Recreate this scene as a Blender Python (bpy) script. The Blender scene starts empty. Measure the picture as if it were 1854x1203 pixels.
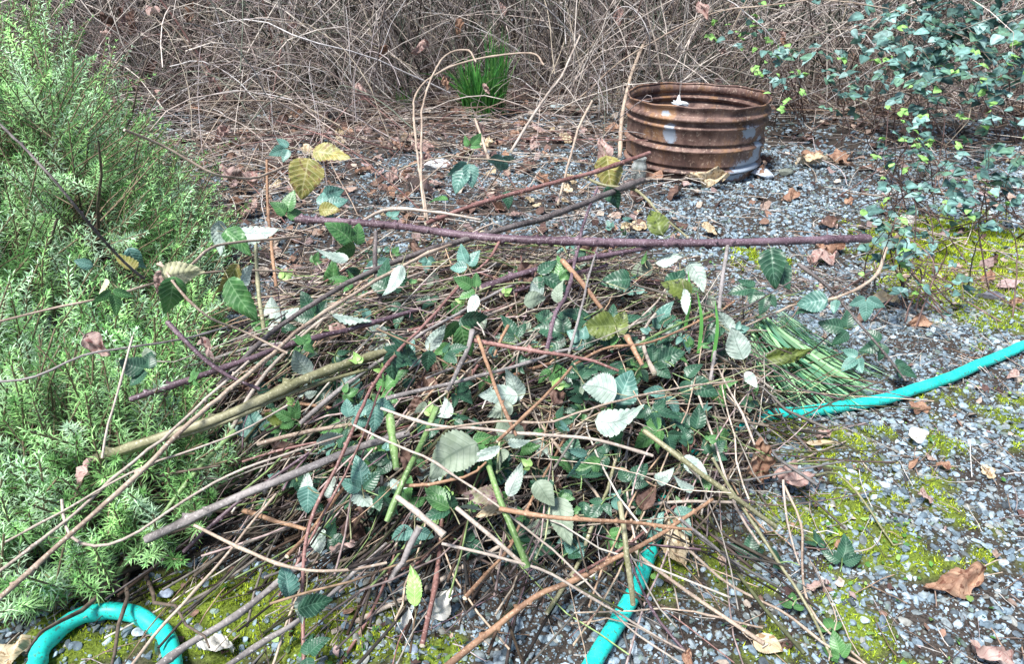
import bpy, math, random
import numpy as np
from mathutils import Vector
S = bpy.context.scene
R = math.radians
rng = np.random.default_rng(7)
random.seed(7)

# ---------------------------------------------------------------- camera, sky, sun, exposure
CH, PITCH, FPX = 0.87, 28.7, 1300.0
cam_d = bpy.data.cameras.new('camera'); cam = bpy.data.objects.new('camera', cam_d)
S.collection.objects.link(cam); S.camera = cam
cam.location = (0, 0, CH); cam.rotation_euler = (R(90 - PITCH), 0, 0)
cam_d.sensor_width = 36; cam_d.lens = 36 * FPX / 1854; cam_d.clip_start = .02; cam_d.clip_end = 400
W = bpy.data.worlds.new('World'); S.world = W; W.use_nodes = True
nt = W.node_tree; nt.nodes.clear()
sky = nt.nodes.new('ShaderNodeTexSky'); sky.sky_type = 'NISHITA'; sky.sun_disc = False
SUN_EL, SUN_AZ = 62, 225
sky.sun_elevation = R(SUN_EL); sky.sun_rotation = R(SUN_AZ); sky.air_density = 1.0; sky.dust_density = 1.5
bg = nt.nodes.new('ShaderNodeBackground'); bg.inputs['Strength'].default_value = .07
ow = nt.nodes.new('ShaderNodeOutputWorld')
nt.links.new(sky.outputs[0], bg.inputs[0]); nt.links.new(bg.outputs[0], ow.inputs[0])
sl = bpy.data.lights.new('sun', 'SUN'); sl.energy = 3.1; sl.angle = R(15); sl.color = (1, .98, .94)
so = bpy.data.objects.new('sun', sl); S.collection.objects.link(so)
_d = Vector((math.sin(R(SUN_AZ)) * math.cos(R(SUN_EL)), math.cos(R(SUN_AZ)) * math.cos(R(SUN_EL)), math.sin(R(SUN_EL))))
so.rotation_euler = _d.to_track_quat('Z', 'Y').to_euler(); so.location = (0, -2, 4)
S.view_settings.view_transform = 'Standard'; S.view_settings.look = 'None'
S.view_settings.exposure = 1.3; S.view_settings.gamma = 1

# ---------------------------------------------------------------- pixel -> world
_p = R(PITCH)
FWD = np.array([0, math.cos(_p), -math.sin(_p)]); UPV = np.array([0, math.sin(_p), math.cos(_p)]); RT = np.array([1., 0, 0])
CP = np.array([0, 0, CH])
def ray(px, py): return FWD + RT * (px - 927) / FPX + UPV * (601.5 - py) / FPX
def G(px, py, z=0.):                        # point at height z seen at that place
    d = ray(px, py); return CP + d * ((z - CH) / d[2])
def D(px, py, dep): return CP + ray(px, py) * dep
def depth(p): return float(np.dot(np.asarray(p) - CP, FWD))
PCX, PCY, PRX, PRY, PH = -.03, 1.36, .60, .58, .22
def pile_h(x, y):
    r = ((x - PCX) / PRX) ** 2 + ((y - PCY) / PRY) ** 2
    return PH * np.clip(1 - r, 0, 1) ** .6
_ts = np.arange(.5, 6, .004)
def P(px, py, dz=.02):                      # on the surface of the pile, plus dz
    q = CP + ray(px, py) * _ts[:, None]
    k = np.argmax(q[:, 2] < pile_h(q[:, 0], q[:, 1]) + dz)
    return q[k]
RR, RH = .288, .300
rc = G(1265, 172, RH); rc = np.array([rc[0], rc[1], 0.])
def nrm(v): v = np.asarray(v, float); return v / (np.linalg.norm(v) + 1e-12)

# ---------------------------------------------------------------- value noise
_lat = rng.random((64, 64))
def noise(x, y, f):
    x = np.asarray(x, float) * f + 100.3; y = np.asarray(y, float) * f + 57.7
    xi = np.floor(x).astype(int); yi = np.floor(y).astype(int); u = x - xi; v = y - yi
    u = u * u * (3 - 2 * u); v = v * v * (3 - 2 * v)
    a = _lat[xi % 64, yi % 64]; b = _lat[(xi + 1) % 64, yi % 64]; c = _lat[xi % 64, (yi + 1) % 64]; d = _lat[(xi + 1) % 64, (yi + 1) % 64]
    return (a * (1 - u) + b * u) * (1 - v) + (c * (1 - u) + d * u) * v
def fbm(x, y, f, o=3): return sum(noise(x, y, f * 2 ** i) * .5 ** i for i in range(o)) / sum(.5 ** i for i in range(o))

# ---------------------------------------------------------------- mesh building
class Acc:
    def __init__(s): s.V = []; s.Q = []; s.T = []; s.C = []; s.L = []; s.QM = []; s.TM = []; s.n = 0
    def add(s, V, Q=None, T=None, C=(.5, .5, .5), L=None, m=0):
        V = np.asarray(V, float).reshape(-1, 3); n = len(V)
        C = np.asarray(C, float)
        if C.ndim == 1: C = np.tile(C, (n, 1))
        s.V.append(V); s.C.append(C.reshape(-1, 3)); s.L.append(np.zeros((n, 3)) if L is None else np.asarray(L, float))
        if Q is not None and len(Q): s.Q.append(np.asarray(Q).reshape(-1, 4) + s.n); s.QM.append(np.full(len(s.Q[-1]), m))
        if T is not None and len(T): s.T.append(np.asarray(T).reshape(-1, 3) + s.n); s.TM.append(np.full(len(s.T[-1]), m))
        s.n += n
WORG = {}
def link(o, parent=None, org=(0, 0, 0)):
    S.collection.objects.link(o); org = np.asarray(org, float); WORG[o.name] = org
    if parent is not None: o.parent = parent; o.location = org - WORG[parent.name]
    else: o.location = org
    return o
def build(name, acc, mats, parent=None, org=None, smooth=True):
    V = np.concatenate(acc.V)
    if org is None:
        k = V[:, 2].argmin(); org = V[k] if parent is None else V.mean(0)
    org = np.asarray(org, float)
    me = bpy.data.meshes.new(name)
    Q = np.concatenate(acc.Q) if acc.Q else np.zeros((0, 4), int); T = np.concatenate(acc.T) if acc.T else np.zeros((0, 3), int)
    me.vertices.add(len(V)); me.vertices.foreach_set('co', (V - org).astype(np.float32).ravel())
    li = np.concatenate([Q.ravel(), T.ravel()]).astype(np.int32)
    me.loops.add(len(li)); me.loops.foreach_set('vertex_index', li)
    nf = len(Q) + len(T); me.polygons.add(nf)
    st = np.concatenate([np.arange(len(Q)) * 4, len(Q) * 4 + np.arange(len(T)) * 3]).astype(np.int32)
    me.polygons.foreach_set('loop_start', st)
    mi = np.concatenate([np.concatenate(acc.QM) if acc.QM else np.zeros(0), np.concatenate(acc.TM) if acc.TM else np.zeros(0)]).astype(np.int32)
    if not isinstance(mats, (list, tuple)): mats = [mats]
    for m in mats: me.materials.append(m)
    me.polygons.foreach_set('material_index', mi)
    me.polygons.foreach_set('use_smooth', np.full(nf, smooth))
    C = np.concatenate(acc.C); a = me.attributes.new('Col', 'FLOAT_COLOR', 'POINT')
    a.data.foreach_set('color', np.hstack([C, np.ones((len(C), 1))]).astype(np.float32).ravel())
    a = me.attributes.new('lc', 'FLOAT_VECTOR', 'POINT'); a.data.foreach_set('vector', np.concatenate(acc.L).astype(np.float32).ravel())
    me.update(calc_edges=True); me.validate()
    return link(bpy.data.objects.new(name, me), parent, org)
def tag(o, label=None, cat=None, group=None, kind=None):
    if label: o['label'] = label
    if cat: o['category'] = cat
    if group: o['group'] = group
    if kind: o['kind'] = kind
    return o
def empty(name, loc, label, cat, group=None):
    o = link(bpy.data.objects.new(name, None), None, loc); o.empty_display_size = .05
    return tag(o, label, cat, group)

def spline(pts, n):
    pts = np.asarray(pts, float)
    if len(pts) == 2: return pts[0] + (pts[1] - pts[0]) * np.linspace(0, 1, n)[:, None]
    q = np.vstack([2 * pts[0] - pts[1], pts, 2 * pts[-1] - pts[-2]])
    d = np.linalg.norm(np.diff(pts, axis=0), axis=1); s = np.concatenate([[0], np.cumsum(d)]) / d.sum()
    out = []
    for u in np.linspace(0, 1, n):
        i = min(max(np.searchsorted(s, u, side='right') - 1, 0), len(pts) - 2)
        t = (u - s[i]) / (s[i + 1] - s[i] + 1e-9); a, b, c, e = q[i:i + 4]
        out.append(.5 * (2 * b + (c - a) * t + (2 * a - 5 * b + 4 * c - e) * t * t + (3 * b - a - 3 * c + e) * t ** 3))
    return np.array(out)

def tubes(acc, Pt, Rd, sides=5, col=(.5, .5, .5), m=0, caps=False, prof=None, capm=0, capcol=None):
    Pt = np.asarray(Pt, float); Rd = np.asarray(Rd, float)
    if Pt.ndim == 2: Pt = Pt[None]; Rd = Rd[None]
    N, K, _ = Pt.shape
    T = np.gradient(Pt, axis=1); T /= np.linalg.norm(T, axis=2, keepdims=True) + 1e-12
    mean = Pt[:, -1] - Pt[:, 0]; mean /= np.linalg.norm(mean, axis=1, keepdims=True) + 1e-12
    ref = np.where(np.abs(mean[:, 2:3]) < .8, np.array([[0, 0, 1.]]), np.array([[0, 1., 0]]))[:, None, :]
    A = np.cross(T, np.broadcast_to(ref, T.shape)); A /= np.linalg.norm(A, axis=2, keepdims=True) + 1e-12
    B = np.cross(T, A)
    th = np.arange(sides) * 2 * np.pi / sides
    pr = np.ones(sides) if prof is None else np.asarray(prof)
    V = Pt[:, :, None] + Rd[:, :, None, None] * pr[None, None, :, None] * (A[:, :, None] * np.cos(th)[None, None, :, None] + B[:, :, None] * np.sin(th)[None, None, :, None])
    i = np.arange(K - 1)[:, None] * sides; j = np.arange(sides)[None]; j2 = (j + 1) % sides
    q = np.stack([i + j, i + sides + j, i + sides + j2, i + j2], -1).reshape(-1, 4)
    Q = (np.arange(N)[:, None, None] * K * sides + q[None]).reshape(-1, 4)
    C = np.asarray(col, float)
    if C.ndim == 1: C = np.broadcast_to(C, (N, K, sides, 3))
    elif C.ndim == 2: C = np.broadcast_to(C[:, None, None], (N, K, sides, 3))
    else: C = np.broadcast_to(C[:, :, None], (N, K, sides, 3))
    # x of lc: position along, y: around
    acc.add(V.reshape(-1, 3), Q, C=C.reshape(-1, 3), m=m)
    if caps:
        for k in range(N):
            for e in (0, K - 1):
                ring = V[k, e]; c = Pt[k, e] + (T[k, e] * (.25 if e else -.25)) * Rd[k, e]
                vv = np.vstack([ring, c]); t = [(a, (a + 1) % sides, sides) if e else ((a + 1) % sides, a, sides) for a in range(sides)]
                acc.add(vv, T=t, C=capcol if capcol is not None else C.reshape(-1, 3)[0], m=capm)

# ---------------------------------------------------------------- materials
def new_mat(name):
    m = bpy.data.materials.new(name); m.use_nodes = True; nt = m.node_tree
    b = nt.nodes['Principled BSDF']; return m, nt, b
def N(nt, t, **kw):
    n = nt.nodes.new(t)
    for k, v in kw.items():
        if k in n.inputs: n.inputs[k].default_value = v
        else: setattr(n, k, v)
    return n
def attr(nt, nm): n = nt.nodes.new('ShaderNodeAttribute'); n.attribute_name = nm; return n
def mixc(nt, fac, a, b, mode='MIX'):
    n = nt.nodes.new('ShaderNodeMix'); n.data_type = 'RGBA'; n.blend_type = mode
    for s, v in ((0, fac), (6, a), (7, b)):
        if hasattr(v, 'is_linked') or hasattr(v, 'links'): nt.links.new(v, n.inputs[s])
        else: n.inputs[s].default_value = v if s == 0 else (*v, 1)
    return n.outputs[2]
def ramp(nt, src, stops):
    r = nt.nodes.new('ShaderNodeValToRGB'); nt.links.new(src, r.inputs[0])
    e = r.color_ramp.elements
    while len(e) < len(stops): e.new(.5)
    for k, (p, c) in enumerate(stops): e[k].position = p; e[k].color = (*c, 1) if len(c) == 3 else c
    return r.outputs[0]
def bump(nt, b, h, s=.4, dist=.002):
    n = N(nt, 'ShaderNodeBump', Strength=s, Distance=dist); nt.links.new(h, n.inputs['Height']); nt.links.new(n.outputs[0], b.inputs['Normal'])

def col_mat(name, rough=.7, var=.35, scale=120, spec=.4, bmp=.3, trans=0., dist=.001, bark=None):
    m, nt, b = new_mat(name); a = attr(nt, 'Col'); tc = nt.nodes.new('ShaderNodeTexCoord')
    n = N(nt, 'ShaderNodeTexNoise', Scale=scale, Detail=4.); nt.links.new(tc.outputs['Object'], n.inputs['Vector'])
    f = ramp(nt, n.outputs[0], [(.3, (1 - var,) * 3), (.7, (1 + var,) * 3)])
    c = mixc(nt, 1., a.outputs['Color'], f, 'MULTIPLY')
    nt.links.new(c, b.inputs['Base Color']); b.inputs['Roughness'].default_value = rough
    b.inputs['Specular IOR Level'].default_value = spec
    if bmp: bump(nt, b, n.outputs[0], bmp, dist)
    if trans:
        t = nt.nodes.new('ShaderNodeBsdfTranslucent'); nt.links.new(c, t.inputs[0]); mx = nt.nodes.new('ShaderNodeMixShader'); mx.inputs[0].default_value = trans
        o = nt.nodes['Material Output']; nt.links.new(b.outputs[0], mx.inputs[1]); nt.links.new(t.outputs[0], mx.inputs[2]); nt.links.new(mx.outputs[0], o.inputs[0])
    return m

M_stem = col_mat('dry_stem', .75, .45, 90, .3, .4)
M_twigfar = col_mat('thicket_stem', .8, .4, 40, .25, 0)
M_stone = col_mat('gravel_stone', .75, .35, 160, .35, .5)
M_moss = col_mat('moss', .9, .2, 60, .1, 0)
M_rose = col_mat('rosemary_needle', .5, .2, 60, .45, 0, .15)
M_grass = col_mat('grass_blade', .5, .2, 40, .4, 0, .2)
M_litter = col_mat('litter', .85, .4, 150, .2, .3)
M_leafy = col_mat('shrub_leaf', .6, .35, 60, .25, .2, .15)

def cane_mat(name, c1, c2, c3=None, rough=.5):
    m, nt, b = new_mat(name); tc = nt.nodes.new('ShaderNodeTexCoord')
    n = N(nt, 'ShaderNodeTexNoise', Scale=14., Detail=6., Roughness=.65); nt.links.new(tc.outputs['Object'], n.inputs['Vector'])
    n2 = N(nt, 'ShaderNodeTexNoise', Scale=260., Detail=3.); nt.links.new(tc.outputs['Object'], n2.inputs['Vector'])
    c = ramp(nt, n.outputs[0], [(.36, c1), (.62, c2)])
    s = ramp(nt, n2.outputs[0], [(.58, (0, 0, 0)), (.72, (1, 1, 1))])
    c = mixc(nt, s, c, c3 or tuple(min(1, x * 2.2 + .05) for x in c2))
    a = ramp(nt, n2.outputs[0], [(.25, (.55,) * 3), (.45, (1,) * 3)]); c = mixc(nt, 1., c, a, 'MULTIPLY')
    nt.links.new(c, b.inputs['Base Color']); b.inputs['Roughness'].default_value = rough
    bump(nt, b, n2.outputs[0], .35, .0012); return m
CM = {
 'purple': cane_mat('purple_cane', (.075, .042, .055), (.19, .125, .15), (.44, .36, .41)),
 'grey':   cane_mat('grey_bark', (.14, .125, .12), (.33, .30, .29), (.5, .46, .44), .8),
 'dark':   cane_mat('dark_bark', (.045, .035, .035), (.16, .135, .13), (.32, .28, .26), .7),
 'tan':    cane_mat('tan_stem', (.26, .185, .14), (.50, .40, .31), (.66, .57, .47), .7),
 'pale':   cane_mat('pale_stem', (.30, .24, .20), (.54, .46, .39), (.68, .61, .54), .7),
 'orange': cane_mat('orange_stem', (.17, .09, .055), (.40, .235, .14), (.56, .40, .28), .65),
 'olive':  cane_mat('olive_cane', (.15, .15, .07), (.33, .31, .19), (.5, .48, .33)),
 'green':  cane_mat('green_cane', (.09, .17, .05), (.23, .36, .13), (.42, .52, .30)),
 'red':    cane_mat('reddish_cane', (.15, .065, .055), (.32, .17, .15), (.5, .36, .32)),
}
CM['pith'] = cane_mat('cut_pith', (.50, .42, .30), (.66, .58, .44), None, .9)

def leaf_mat(name, top, top2, back, back2, vein, rough=.4, blotch=None, trans=.12):
    m, nt, b = new_mat(name); lc = attr(nt, 'lc'); sx = nt.nodes.new('ShaderNodeSeparateXYZ'); nt.links.new(lc.outputs['Vector'], sx.inputs[0])
    def mth(op, a, bb=None):
        n = nt.nodes.new('ShaderNodeMath'); n.operation = op
        for i, v in enumerate((a, bb)):
            if v is None: continue
            if isinstance(v, (int, float)): n.inputs[i].default_value = v
            else: nt.links.new(v, n.inputs[i])
        return n.outputs[0]
    ab = mth('ABSOLUTE', sx.outputs[0])
    ph = mth('SUBTRACT', mth('MULTIPLY', sx.outputs[1], 8.), mth('MULTIPLY', ab, 1.7))
    w = mth('ABSOLUTE', mth('SUBTRACT', mth('FRACT', ph), .5))       # 0.5 at vein
    v1 = mth('GREATER_THAN', w, .43); v2 = mth('LESS_THAN', ab, .05); v = mth('MAXIMUM', v1, v2)
    tc = nt.nodes.new('ShaderNodeTexCoord'); n = N(nt, 'ShaderNodeTexNoise', Scale=45., Detail=4.); nt.links.new(tc.outputs['Object'], n.inputs['Vector'])
    f = ramp(nt, n.outputs[0], [(.38, (0, 0, 0)), (.62, (1, 1, 1))])
    c = mixc(nt, f, top, top2)
    if blotch:
        n2 = N(nt, 'ShaderNodeTexNoise', Scale=85., Detail=5.); nt.links.new(tc.outputs['Object'], n2.inputs['Vector'])
        c = mixc(nt, ramp(nt, n2.outputs[0], [(.56, (0, 0, 0)), (.62, (1, 1, 1))]), c, blotch)
    vf = mth('MULTIPLY', v, .55); c = mixc(nt, vf, c, vein)
    cb = mixc(nt, f, back, back2); cb = mixc(nt, mth('MULTIPLY', v, .6), cb, tuple(x * .45 for x in back))
    g = nt.nodes.new('ShaderNodeNewGeometry'); c = mixc(nt, g.outputs['Backfacing'], c, cb)
    nt.links.new(c, b.inputs['Base Color']); b.inputs['Roughness'].default_value = rough
    bump(nt, b, w, .25, .0008)
    t = nt.nodes.new('ShaderNodeBsdfTranslucent'); nt.links.new(c, t.inputs[0]); mx = nt.nodes.new('ShaderNodeMixShader'); mx.inputs[0].default_value = trans
    o = nt.nodes['Material Output']; nt.links.new(b.outputs[0], mx.inputs[1]); nt.links.new(t.outputs[0], mx.inputs[2]); nt.links.new(mx.outputs[0], o.inputs[0])
    return m
_bk = ((.34, .44, .38), (.56, .65, .58))
LM = {
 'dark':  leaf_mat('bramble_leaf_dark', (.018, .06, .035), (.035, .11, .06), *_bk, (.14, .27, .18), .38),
 'green': leaf_mat('bramble_leaf_green', (.04, .13, .04), (.09, .24, .07), *_bk, (.25, .42, .2), .42),
 'teal':  leaf_mat('bramble_leaf_bluish', (.06, .16, .13), (.13, .29, .24), *_bk, (.33, .52, .45), .42),
 'yellow':leaf_mat('bramble_leaf_yellowing', (.20, .21, .05), (.38, .33, .10), (.5, .5, .3), (.6, .58, .4), (.6, .56, .3), .5, (.20, .13, .05)),
 'olive': leaf_mat('bramble_leaf_olive', (.07, .10, .02), (.16, .21, .04), (.5, .55, .4), (.6, .62, .5), (.2, .25, .08), .45, (.03, .04, .015)),
 'mottle':leaf_mat('bramble_leaf_mottled', (.20, .10, .13), (.32, .33, .18), (.6, .58, .48), (.7, .68, .6), (.4, .3, .3), .5, (.10, .03, .05)),
 'grey':  leaf_mat('bramble_leaf_grey', (.22, .28, .20), (.33, .40, .31), (.30, .37, .29), (.42, .48, .39), (.12, .17, .12), .6),
 'rust':  leaf_mat('dead_leaf_rust', (.27, .15, .10), (.44, .28, .19), (.46, .30, .22), (.56, .40, .3), (.22, .1, .06), .7, (.16, .07, .045)),
 'pink':  leaf_mat('dead_leaf_pinkish', (.34, .23, .20), (.52, .39, .35), (.5, .38, .34), (.6, .48, .44), (.26, .13, .12), .7, (.25, .11, .1)),
 'buff':  leaf_mat('dead_leaf_buff', (.52, .42, .27), (.68, .58, .42), (.55, .45, .32), (.7, .62, .5), (.36, .26, .15), .7, (.28, .18, .09)),
 'brown': leaf_mat('dead_leaf_brown', (.10, .055, .045), (.20, .12, .09), (.16, .10, .08), (.24, .16, .12), (.08, .04, .03), .7),
 'white': leaf_mat('dead_leaf_white', (.68, .66, .60), (.8, .79, .74), (.66, .65, .6), (.8, .79, .74), (.5, .47, .4), .7),
 'sprout':leaf_mat('new_shoot', (.22, .42, .10), (.36, .56, .18), (.4, .55, .3), (.5, .62, .4), (.5, .65, .3), .45),
}

# ---------------------------------------------------------------- setting: ground
MOSS = []                                         # (x, y, rx, ry, strength)
for px, py, wpx, hpx, s in [(1815, 495, 190, 90, 1.6), (1610, 440, 60, 22, .8), (1120, 515, 70, 30, .7), (1440, 790, 70, 45, .6), (1540, 810, 110, 60, .5), (1660, 900, 130, 90, .45), (1560, 1110, 60, 110, .65), (420, 1120, 240, 90, .95), (620, 1150, 180, 70, .8), (160, 1160, 190, 60, .75), (1250, 1000, 140, 100, .45), (1730, 720, 120, 30, .5), (1380, 470, 60, 25, .5), (1480, 940, 130, 60, .62), (1620, 1010, 90, 60, .6), (1690, 800, 60, 30, .6), (1560, 870, 60, 40, .6), (1800, 1000, 60, 40, .5), (760, 1180, 90, 40, .7), (1400, 1150, 150, 80, .3),
                            (1850, 780, 60, 40, .6), (560, 560, 60, 20, .3)]:
    c = G(px, py); e = G(px + wpx, py); u = G(px, py - hpx)
    MOSS.append((c[0], c[1], abs(e[0] - c[0]), abs(u[1] - c[1]), s))
def moss_m(x, y):
    m = np.zeros_like(np.asarray(x, float))
    for cx, cy, rx, ry, s in MOSS: m = np.maximum(m, s * np.exp(-(((x - cx) / rx) ** 2 + ((y - cy) / ry) ** 2) ** 1.5))
    n = fbm(x, y, 26, 4)
    return np.clip((m - .98 + n * 1.35 * (m > .02) + (m > .85) * .22) * 3.6, 0, 1)
def litter_m(x, y):                               # brown litter behind the pile and under the thicket
    a = .8 * np.clip((2.9 - np.hypot((x + .75) / 1.3, (y - 3.0) / 1.15) * 2.4), 0, 1)
    a = a * (1 - .9 * np.exp(-(((x - .18) / .42) ** 2 + ((y - 2.95) / .42) ** 2)))
    b = np.clip((y - 3.9 - .25 * np.sin(x * 2)) * 2, 0, 1)
    n = fbm(x + 9, y, 6); return np.clip(np.maximum(a, b) * 1.1 + (n - .5) * 2.4 - .1, 0, 1)
def gz(x, y):
    return (fbm(x, y, 7) - .5) * .016 + (fbm(x, y, 40, 2) - .5) * .006 + moss_m(x, y) * (.004 + .014 * (fbm(x + 5, y, 70, 2) - .3)) - .004
xs = np.unique(np.concatenate([np.arange(-3, 3.01, .02), -3 - np.geomspace(.05, 80, 22), 3 + np.geomspace(.05, 80, 22)]))
ys = np.unique(np.concatenate([np.arange(.2, 4.6, .02), .2 - np.geomspace(.05, 20, 14), 4.6 + np.geomspace(.05, 140, 30)]))
X, Y = np.meshgrid(xs, ys); Z = gz(X, Y)
mm = moss_m(X, Y)[..., None]; lt = litter_m(X, Y)[..., None]; n1 = fbm(X, Y, 22)[..., None]
base = np.array([.055, .046, .040]) * (.6 + .8 * n1)
lit = np.array([.07, .058, .052]) * (.55 + .9 * n1)
C = base * (1 - lt) + lit * lt; C = C * (1 - mm) + np.array([.14, .19, .03]) * (.6 + .7 * n1) * mm
a = Acc(); nx, ny = len(xs), len(ys)
ii = (np.arange(ny - 1)[:, None] * nx + np.arange(nx - 1)[None]).ravel()
a.add(np.stack([X, Y, Z], -1).reshape(-1, 3), Q=np.stack([ii, ii + 1, ii + nx + 1, ii + nx], -1), C=C.reshape(-1, 3))
M_ground = col_mat('soil', .95, .55, 260, .15, .8, dist=.004)
tag(build('ground', a, M_ground, org=(0, 0, 0)), kind='structure')

# ---------------------------------------------------------------- gravel
import bmesh
def ico(sub):
    bm = bmesh.new(); bmesh.ops.create_icosphere(bm, subdivisions=sub, radius=1)
    v = np.array([p.co[:] for p in bm.verts]); t = np.array([[q.index for q in f.verts] for f in bm.faces]); bm.free(); return v, t
def rot_rand(n, flat=1.):
    az = rng.random(n) * 6.283; tx = rng.normal(0, .35, n) * flat; ty = rng.normal(0, .35, n) * flat
    ca, sa = np.cos(az), np.sin(az); z = np.zeros(n); o = np.ones(n)
    Rz = np.stack([ca, -sa, z, sa, ca, z, z, z, o], -1).reshape(n, 3, 3)
    cx, sx = np.cos(tx), np.sin(tx); Rx = np.stack([o, z, z, z, cx, -sx, z, sx, cx], -1).reshape(n, 3, 3)
    cy, sy = np.cos(ty), np.sin(ty); Ry = np.stack([cy, z, sy, z, o, z, -sy, z, cy], -1).reshape(n, 3, 3)
    return Rx @ Ry @ Rz
def frustum_pts(n, y0, y1, margin=.5):
    if margin == .5: margin = .85; n = int(n * 1.3)
    y = y0 + (y1 - y0) * rng.random(n * 2); x = (rng.random(n * 2) * 2 - 1) * (y1 * .78 + margin)
    k = np.abs(x) < y * .80 + margin; return x[k][:n], y[k][:n]
SC = np.array([.68, .75, .83]) * np.array([[.31, .38, .41], [.42, .50, .54], [.23, .29, .32], [.50, .55, .55], [.33, .35, .33], [.60, .65, .65], [.28, .34, .28], [.40, .37, .31], [.14, .16, .17]])
def stones(acc, n, y0, y1, rmin, rmax, sub, keep, lift=.3):
    v0, t0 = ico(sub); x, y = frustum_pts(n, y0, y1); k = rng.random(len(x)) < keep(x, y); x, y = x[k], y[k]; n = len(x)
    r = rmin + (rmax - rmin) * rng.random(n) ** 2.6
    s = np.stack([r * rng.uniform(.9, 1.5, n), r * rng.uniform(.7, 1.05, n), r * rng.uniform(.45, .75, n)], -1)
    # angular: push verts with a few random planes
    V = np.broadcast_to(v0, (n, len(v0), 3)).copy()
    for _ in range(8):
        d = rng.normal(size=(n, 3)); d /= np.linalg.norm(d, axis=1, keepdims=True); h = rng.uniform(.42, .8, n)
        e = np.maximum(np.einsum('nvk,nk->nv', V, d) - h[:, None], 0); V -= e[..., None] * d[:, None]
    V = np.einsum('nij,nvj->nvi', rot_rand(n), V * s[:, None])
    V += np.stack([x, y, gz(x, y) + s[:, 2] * lift], -1)[:, None]
    c = SC[rng.choice(len(SC), n, p=[.2, .2, .13, .1, .1, .07, .08, .06, .06])] * rng.uniform(.5, 1.2, n)[:, None]
    lm = litter_m(x, y)[:, None]; c = c * (1 - lm * .45)
    T = (np.arange(n)[:, None, None] * len(v0) + t0[None]).reshape(-1, 3)
    acc.add(V.reshape(-1, 3), T=T, C=np.repeat(c, len(v0), 0))
ga = Acc()
def kn(x, y): return np.clip((.66 + 1.9 * (fbm(x + 3, y, 8, 4) - .42)) * (1 - .75 * (pile_h(x, y) > .05)) * (1 - .62 * moss_m(x, y)) * (1 - .8 * litter_m(x, y)) * (1 - .55 * (x < -.35) * (y < 1.6)), 0, 1)
stones(ga, 66000, .5, 1.7, .002, .0092, 2, kn)
stones(ga, 150000, .5, 1.9, .0012, .004, 1, lambda x, y: (kn(x, y) * .8 + .2) * (1 - .5 * (x < -.3) * (y < 1.5)))
stones(ga, 95000, 1.6, 3.4, .003, .0115, 1, lambda x, y: kn(x, y) * 1.15)
stones(ga, 26000, 3.3, 6.5, .006, .02, 1, lambda x, y: kn(x, y) * .9 + .12 * (x > .3))
stones(ga, 9000, 6.3, 12, .012, .035, 1, lambda x, y: .7 + 0 * x)
tag(build('gravel', ga, M_stone, org=(0, 0, 0), smooth=False), 'loose blue grey gravel and small angular stones over dark soil', 'gravel', kind='stuff')

# ---------------------------------------------------------------- moss
def blades(acc, x, y, z, h, w, cols, lean=.6):
    n = len(x); az = rng.random(n) * 6.283; la = rng.random(n) * 6.283; ln = rng.random(n) * lean
    b = np.stack([x, y, z], -1); side = np.stack([np.cos(az), np.sin(az), 0 * az], -1) * w[:, None]
    top = b + np.stack([np.cos(la) * ln, np.sin(la) * ln, np.ones(n)], -1) * h[:, None]
    V = np.stack([b - side, b + side, top], 1).reshape(-1, 3)
    acc.add(V, T=np.arange(3 * n).reshape(-1, 3), C=np.repeat(cols, 3, 0))
ma = Acc()
x, y = frustum_pts(900000, .55, 3.0, .1); m = moss_m(x, y); k = rng.random(len(x)) < m * (.75 * (1.6 / np.maximum(y, .9)) ** 1) * .9; x, y = x[k], y[k]
sc = np.clip(y / 1.3, .8, 2)
c = np.array([.36, .48, .04]) * rng.uniform(.35, 1.5, (len(x), 1)) + np.array([.12, .07, 0]) * rng.random((len(x), 1)) * (fbm(x, y, 12) > .45)[:, None]
blades(ma, x, y, gz(x, y) - .001, rng.uniform(.0035, .009, len(x)) * sc, rng.uniform(.0006, .0014, len(x)) * sc, c, 1.2)
tag(build('moss', ma, M_moss, org=(0, 0, 0)), 'yellow green moss growing in patches between the gravel stones', 'moss', kind='stuff')

# ---------------------------------------------------------------- fine litter: straws, bits of leaf
la = Acc()
def straw_stuff(acc, n, y0, y1, L0, L1, r0, r1, cols, keep, zup=.02, curve=.15):
    x, y = frustum_pts(n, y0, y1, .2); k = rng.random(len(x)) < keep(x, y); x, y = x[k], y[k]; n = len(x)
    az = rng.random(n) * 6.283; L = rng.uniform(L0, L1, n); s = np.linspace(-.5, .5, 5)
    d = np.stack([np.cos(az), np.sin(az)], -1); p = np.stack([-d[:, 1], d[:, 0]], -1)
    bend = rng.normal(0, curve, n)
    XY = np.stack([x, y], -1)[:, None] + d[:, None] * (s[None, :, None] * L[:, None, None]) + p[:, None] * ((s ** 2)[None, :, None] * (bend * L)[:, None, None])
    z = gz(XY[..., 0], XY[..., 1]) + .002 + (rng.random(n) * zup)[:, None] + (rng.normal(0, .12, n) * L)[:, None] * s[None]
    z = np.maximum(z, gz(XY[..., 0], XY[..., 1]) + .001)
    r = rng.uniform(r0, r1, n)[:, None] * np.ones(5)
    q = np.hypot(XY[..., 0] - rc[0], XY[..., 1] - rc[1]).min(1) > RR + .01; XY, z, r, n = XY[q], z[q], r[q], int(q.sum())
    tubes(acc, np.concatenate([XY, z[..., None]], -1), r, 3, cols[rng.integers(0, len(cols), n)] * rng.uniform(.6, 1.2, (n, 1)))
TANS = np.array([[.46, .38, .31], [.58, .52, .46], [.30, .22, .18], [.36, .25, .18], [.64, .60, .56], [.16, .11, .10], [.40, .34, .34], [.10, .075, .07]])
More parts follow.
